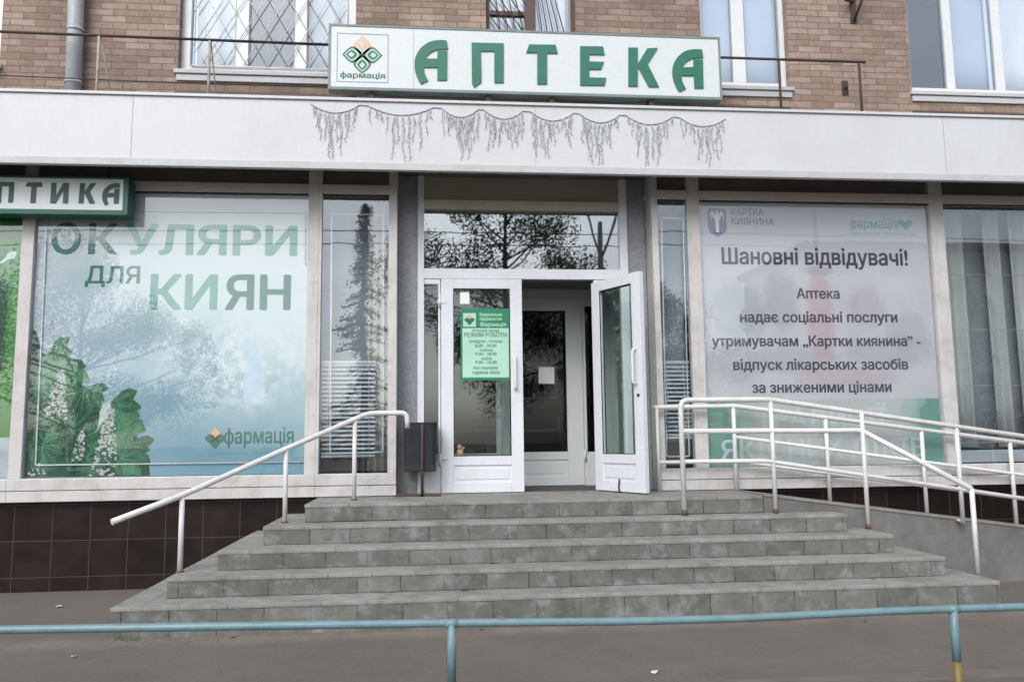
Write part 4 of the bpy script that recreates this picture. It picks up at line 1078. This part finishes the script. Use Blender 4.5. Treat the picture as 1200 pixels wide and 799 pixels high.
# ------------------------------------------------------------------ railing on the canopy roof, pipe, bracket, cable
YR = -.3
def roof_rail(x0, z0, x1, z1, posts, label):
    t = thing('roof_railing', label, 'railing', ((x0+x1)/2, YR, 4.5))
    MB().tube([(x0, YR, z0), (x1, YR, z1)], .014, 8).build('rail', M['dark_iron'], t)
    for x, zt, m, br_ in posts:
        p = MB().tube([(x, YR+.002, 4.49), (x, YR+.002, zt)], .014, 8).build('post', M[m], t)
        if br_: MB().tube([(x+br_, YR+.14, 4.5), (x+.01, YR+.01, zt-.01)], .007, 8).build('brace', M[m], p)
    return t
tl = roof_rail(-6.5, 5.255, -1.03, 5.212, [(-5.2, 5.24, 'pale_iron', .12), (-3.19, 5.225, 'pale_iron', .12), (-2.16, 5.218, 'pale_iron', .06)], 'thin dark pipe railing on the canopy roof left of the long sign')
MB().tube([(-6.5, YR+.05, 4.80), (-4.4, YR+.05, 4.83), (-2.9, YR+.05, 4.805), (-1.0, YR+.05, 4.80)], .006, 6).build('wire', M['dark_iron'], tl)
roof_rail(2.90, 5.213, 4.50, 5.213, [(3.56, 5.21, 'dark_iron', 0), (4.43, 5.21, 'dark_iron', 0)], 'short rusty pipe railing on the canopy roof right of the long sign')
dp = thing('drainpipe', 'grey metal drainpipe running down the brick wall at the upper left', 'drainpipe', (-3.5, -.1, 4.5))
MB().tube([(-3.485, -.1, 4.45), (-3.50, -.1, 5.4), (-3.515, -.1, 6.2), (-3.54, -.1, 9.0)], .073, 20).build('pipe', M['pipe'], dp)
for z in (4.82, 5.36, 6.4):
    MB().tube([(-3.49-.01*(z-4.8), -.1, z), (-3.49-.01*(z-4.8), -.1, z+.03)], .079, 20).build('clamp', M['pipe'], dp)
wbk = thing('wall_bracket', 'dark iron wall bracket on the brick beside the upper right window', 'bracket', (4.57, -.02, 5.9))
MB().box(4.535, 4.60, -.012, .0, 5.80, 6.1, .003).build('back_plate', M['dark_iron'], wbk)
b = MB(); b.tube([(4.565, -.012, 5.82), (4.63, -.22, 6.12)], .014, 8); b.tube([(4.565, -.012, 6.05), (4.42, -.12, 6.0)], .016, 8); b.tube([(4.565, -.012, 6.1), (4.63, -.24, 6.13)], .014, 8)
b.build('arm', M['dark_iron'], wbk)
stn = NT('damp_stain'); 
stn = plain('damp_stain', (.085, .07, .058), .95, .35, 9, .3, 60)
# iron plug and damp mark under the bracket
pk = thing('iron_bolt', 'rusted iron bolt stub sticking out of the brick low beside the short roof railing', 'bolt', (4.42, 0, 5.05))
MB().tube([(4.42, .02, 5.06), (4.42, -.06, 5.055)], .014, 8).build('shank', M['dark_iron'], pk); MB().box(4.385, 4.455, -.01, .0, 4.98, 5.14, .003).build('plate', M['dark_iron'], pk)

# ------------------------------------------------------------------ litter bin by the door
lb = thing('litter_bin', 'dark metal litter bin on a thin stand left of the entrance', 'bin', (-.12, -.02, ZP))
def rounded(x0, x1, y0, y1, r, n=5):
    out = []
    for cx, cy, a0 in ((x1-r, y1-r, 0), (x0+r, y1-r, 90), (x0+r, y0+r, 180), (x1-r, y0+r, 270)):
        for k in range(n+1):
            a = math.radians(a0+90*k/n); out.append((cx+r*math.cos(a), cy+r*math.sin(a)))
    return out
b = MB(); prof = [(1.045, 1.0), (1.06, 1.0), (1.49, 1.07), (1.515, 1.1), (1.515, 1.02), (1.07, .95)]
rings = []
for z, k in prof:
    rings.append([b.b.verts.new((-.13+(x+.13)*k, .03+(y-.03)*k, z)) for x, y in rounded(-.28, .02, -.10, .16, .045)])
for a, c in zip(rings, rings[1:]):
    for i in range(len(a)): b.b.faces.new((a[i], a[(i+1) % len(a)], c[(i+1) % len(a)], c[i]))
b.b.faces.new(rings[0]); b.b.faces.new(rings[-1]); b.build('bucket', M['bin'], lb)
MB().box(-.285, .025, -.108, -.102, 1.05, 1.11, .002).build('band', M['black'], lb)
MB().tube([(-.11, -.125, ZP), (-.11, -.125, 1.50)], .013, 10).build('post', M['brown_base'], lb)
bb = MB().box(-.36, .07, -.15, -.10, ZP, ZP+.028, .004); bb.box(-.13, -.09, -.15, .15, ZP, ZP+.026, .004); bb.build('base', M['brown_base'], lb)

# ------------------------------------------------------------------ litter and weeds
b = MB()
for i in range(26):
    x = rnd.gauss(-2.12, .06); y = -2.0-abs(rnd.gauss(0, .03)); a = rnd.uniform(0, 6.28); h = rnd.uniform(.02, .055); d = rnd.uniform(.01, .05)
    b.b.faces.new([b.b.verts.new(p) for p in ((x-.004, y, 0), (x+.004, y, 0), (x+d*math.cos(a), y+d*math.sin(a)*.6, h))])
tag(b.build('weeds', M['grass'], base=(-2.12, -2.0, 0)), 'thin tuft of weeds at the left foot of the bottom step', 'weeds', kind='stuff')
def scrap(x, y, r, label):
    pts = [(x+r*math.cos(k*2*math.pi/8)*rnd.uniform(.6, 1.2), y+r*.7*math.sin(k*2*math.pi/8)*rnd.uniform(.6, 1.2)) for k in range(8)]
    b = MB(); vs = [b.b.verts.new((p[0], p[1], .006+rnd.random()*.012)) for p in pts]; b.b.faces.new(vs)
    o = b.build('paper_scrap', M['scrap'], base=(x, y, 0)); md = o.modifiers.new('thickness', 'SOLIDIFY'); md.thickness = .002
    tag(o, label, 'litter')
gm_ = MB(); gr = random.Random(5)
for i in range(420):
    x = gr.uniform(-2.3, 4.5); y = -2.0-abs(gr.gauss(0, .10)) if i < 260 else gr.uniform(-3.4, -2.0); r = gr.uniform(.003, .008); a = gr.uniform(0, 3)
    v_ = [gm_.b.verts.new((x+r*math.cos(a+k*2.09)*gr.uniform(.7, 1.2), y+r*math.sin(a+k*2.09), .0005)) for k in range(3)]; top_ = gm_.b.verts.new((x, y, r*.9))
    for k in range(3): gm_.b.faces.new((v_[k], v_[(k+1) % 3], top_))
tag(gm_.build('grit', M['kerb']), 'loose grit swept against the bottom step and over the pavement', 'grit', kind='stuff')
for lx, ly, la, lt_ in ((-1.42, -2.06, .4, 'small dry leaf lying at the foot of the bottom step near its left end'), (.35, -2.09, 2.0, 'small dry leaf lying at the foot of the middle of the bottom step'), (3.1, -2.25, 1.1, 'small dry leaf on the pavement before the right half of the steps')):
    lm_ = MB(); P_ = leaflet(0, 0, 0, .05, .012); ca_, sa_ = math.cos(la), math.sin(la)
    f_ = lm_.b.faces.new([lm_.b.verts.new((lx+p*ca_-q*sa_, ly+p*sa_+q*ca_, .003+.006*abs(q)/.012)) for p, q in P_])
    o_ = lm_.build('fallen_leaf', M['rust'], base=(lx, ly, 0)); md_ = o_.modifiers.new('thickness', 'SOLIDIFY'); md_.thickness = .0015
    tag(o_, lt_, 'leaf')
scrap(1.26, -3.3, .026, 'small crumpled paper scrap on the pavement right of the middle fence post')
scrap(-2.28, -2.45, .018, 'tiny pale scrap on the pavement near the left corner of the bottom step')
scrap(-3.1, -.75, .03, 'pale scrap on the dark ground beside the tiled plinth at the left')

# ------------------------------------------------------------------ across the road : what the glass reflects
def tree_mesh(seed, H, R, z0, conifer=False):
    r = random.Random(seed); tb = MB(); lfm = MB()
    tb.tube([(0, 0, -.1), (.05, .02, H*.3), (-.05, .05, H*.6), (.02, 0, H*.92)], .22*H/11, 10, r1=.04)
    def leaves(c, rad, n, size):
        for _ in range(n):
            d = Vector((r.gauss(0, 1), r.gauss(0, 1), r.gauss(0, .8))); d = d/max(d.length, .01)*rad*r.random()**.45
            p = Vector(c)+d; s_ = size*r.uniform(.6, 1.3)
            a = Vector((r.uniform(-1, 1), r.uniform(-1, 1), r.uniform(-1, 1))).normalized(); q = a.orthogonal().normalized(); t_ = a.cross(q)
            lfm.b.faces.new([lfm.b.verts.new(p+v_) for v_ in (q*s_, t_*s_*.6, -q*s_, -t_*s_*.6)])
    if conifer:
        for i in range(34):
            t = i/33; z = z0+(H-z0)*t; rad = (R*(1-t)*.95+.15)*r.uniform(.5, 1.15)
            for k in range(5):
                a = r.uniform(0, 6.28); e = Vector((math.cos(a)*rad*r.uniform(.6, 1.1), math.sin(a)*rad, z-.25*rad))
                tb.tube([(0, 0, z), e], .03, 5)
                for q in range(5): leaves(Vector((0, 0, z)).lerp(e, .3+.17*q), .22, 8, .05)
    else:
        for i in range(40):
            a = r.uniform(0, 6.28); t = r.random(); z = z0+(H-z0)*t; rad = R*math.sin(math.pi*min(1, .22+.72*t))*r.uniform(.45, 1.05)
            c = Vector((math.cos(a)*rad, math.sin(a)*rad, z)); zz = max(z0*.75, z-1.6)
            tb.tube([(0, 0, zz), Vector((0, 0, zz)).lerp(c, .5)+Vector((0, 0, -.15)), c], .05, 5, r1=.012)
            leaves(c, r.uniform(.75, 1.5), 820, .06)
    return tb, lfm
def tree(x, y, seed, H, R, z0, label, conifer=False):
    t = thing('conifer_tree' if conifer else 'broadleaf_tree', label, 'tree', (x, y, 0), 'trees across the road')
    tb, lfm = tree_mesh(seed, H, R, z0, conifer)
    for mb, nm, m in ((tb, 'trunk', M['bark']), (lfm, 'crown', M['leaf2'] if conifer else M['leaf'])):
        bmesh.ops.translate(mb.b, vec=(x, y, 0), verts=mb.b.verts[:]); mb.build(nm, m, t, recalc=False)
tree(2.9, -24, 11, 12.5, 4.4, 2.4, 'big dark leafy tree mirrored in the glass above the entrance doors')
tree(-14.0, -26, 12, 8.8, 5.0, 1.0, 'tall leafy tree mirrored in the left part of the large left window')
tree(-2.45, -21, 13, 9.6, 1.7, 1.0, 'dark conifer mirrored in the narrow window left of the door', True)
tree(9.8, -30, 14, 8.5, 3.6, 2.0, 'lower leafy tree mirrored in the narrow window right of the door')
tree(17, -31, 15, 7.8, 3.8, 2.0, 'rounded low tree mirrored in the right notice window')
tree(28, -34, 16, 9.0, 4.5, 2.2, 'wide pale green tree mirrored low in the far right shop window')
tree(-22, -30, 17, 11, 4.5, 2.6, 'leafy tree at the left end of the row across the road')
up = thing('utility_pole', 'grey concrete pole with crossing wires mirrored beside the tree above the doors', 'utility pole', (6.4, -22, 0))
b = MB().tube([(6.4, -22, -.1), (6.4, -22, 9.6)], .14, 10, r1=.09); b.tube([(6.4, -22, 8.0), (7.2, -22, 10.2)], .05, 8); b.tube([(6.4, -22, 8.2), (5.9, -22, 10.0)], .04, 8)
b.build('mast', M['grey_post'], up)
b = MB()
for z in (8.4, 8.9): b.tube([(-40, -22.1, z+.5), (-16, -22.1, z), (6.4, -22.1, z+.3), (30, -22.1, z), (60, -22.1, z+.6)], .02, 5)
b.build('wire', M['black'], up)
ob = thing('apartment_building', 'long beige apartment block with a grey roof mirrored in the far right window', 'building', (50, -52, 0))
MB().box(26, 74, -58, -46, -.1, 14.2).build('wall', M['facade_far'], ob); MB().box(25.6, 74.4, -58.4, -45.6, 14.2, 14.7).build('roof', M['roof_far'], ob)
for k in range(5):
    for i in range(14):
        x = 28+i*3.3; z = 1.3+k*2.75
        MB().box(x, x+1.5, -46.02, -45.97, z, z+1.5).build('window', M['pane_far'], ob)
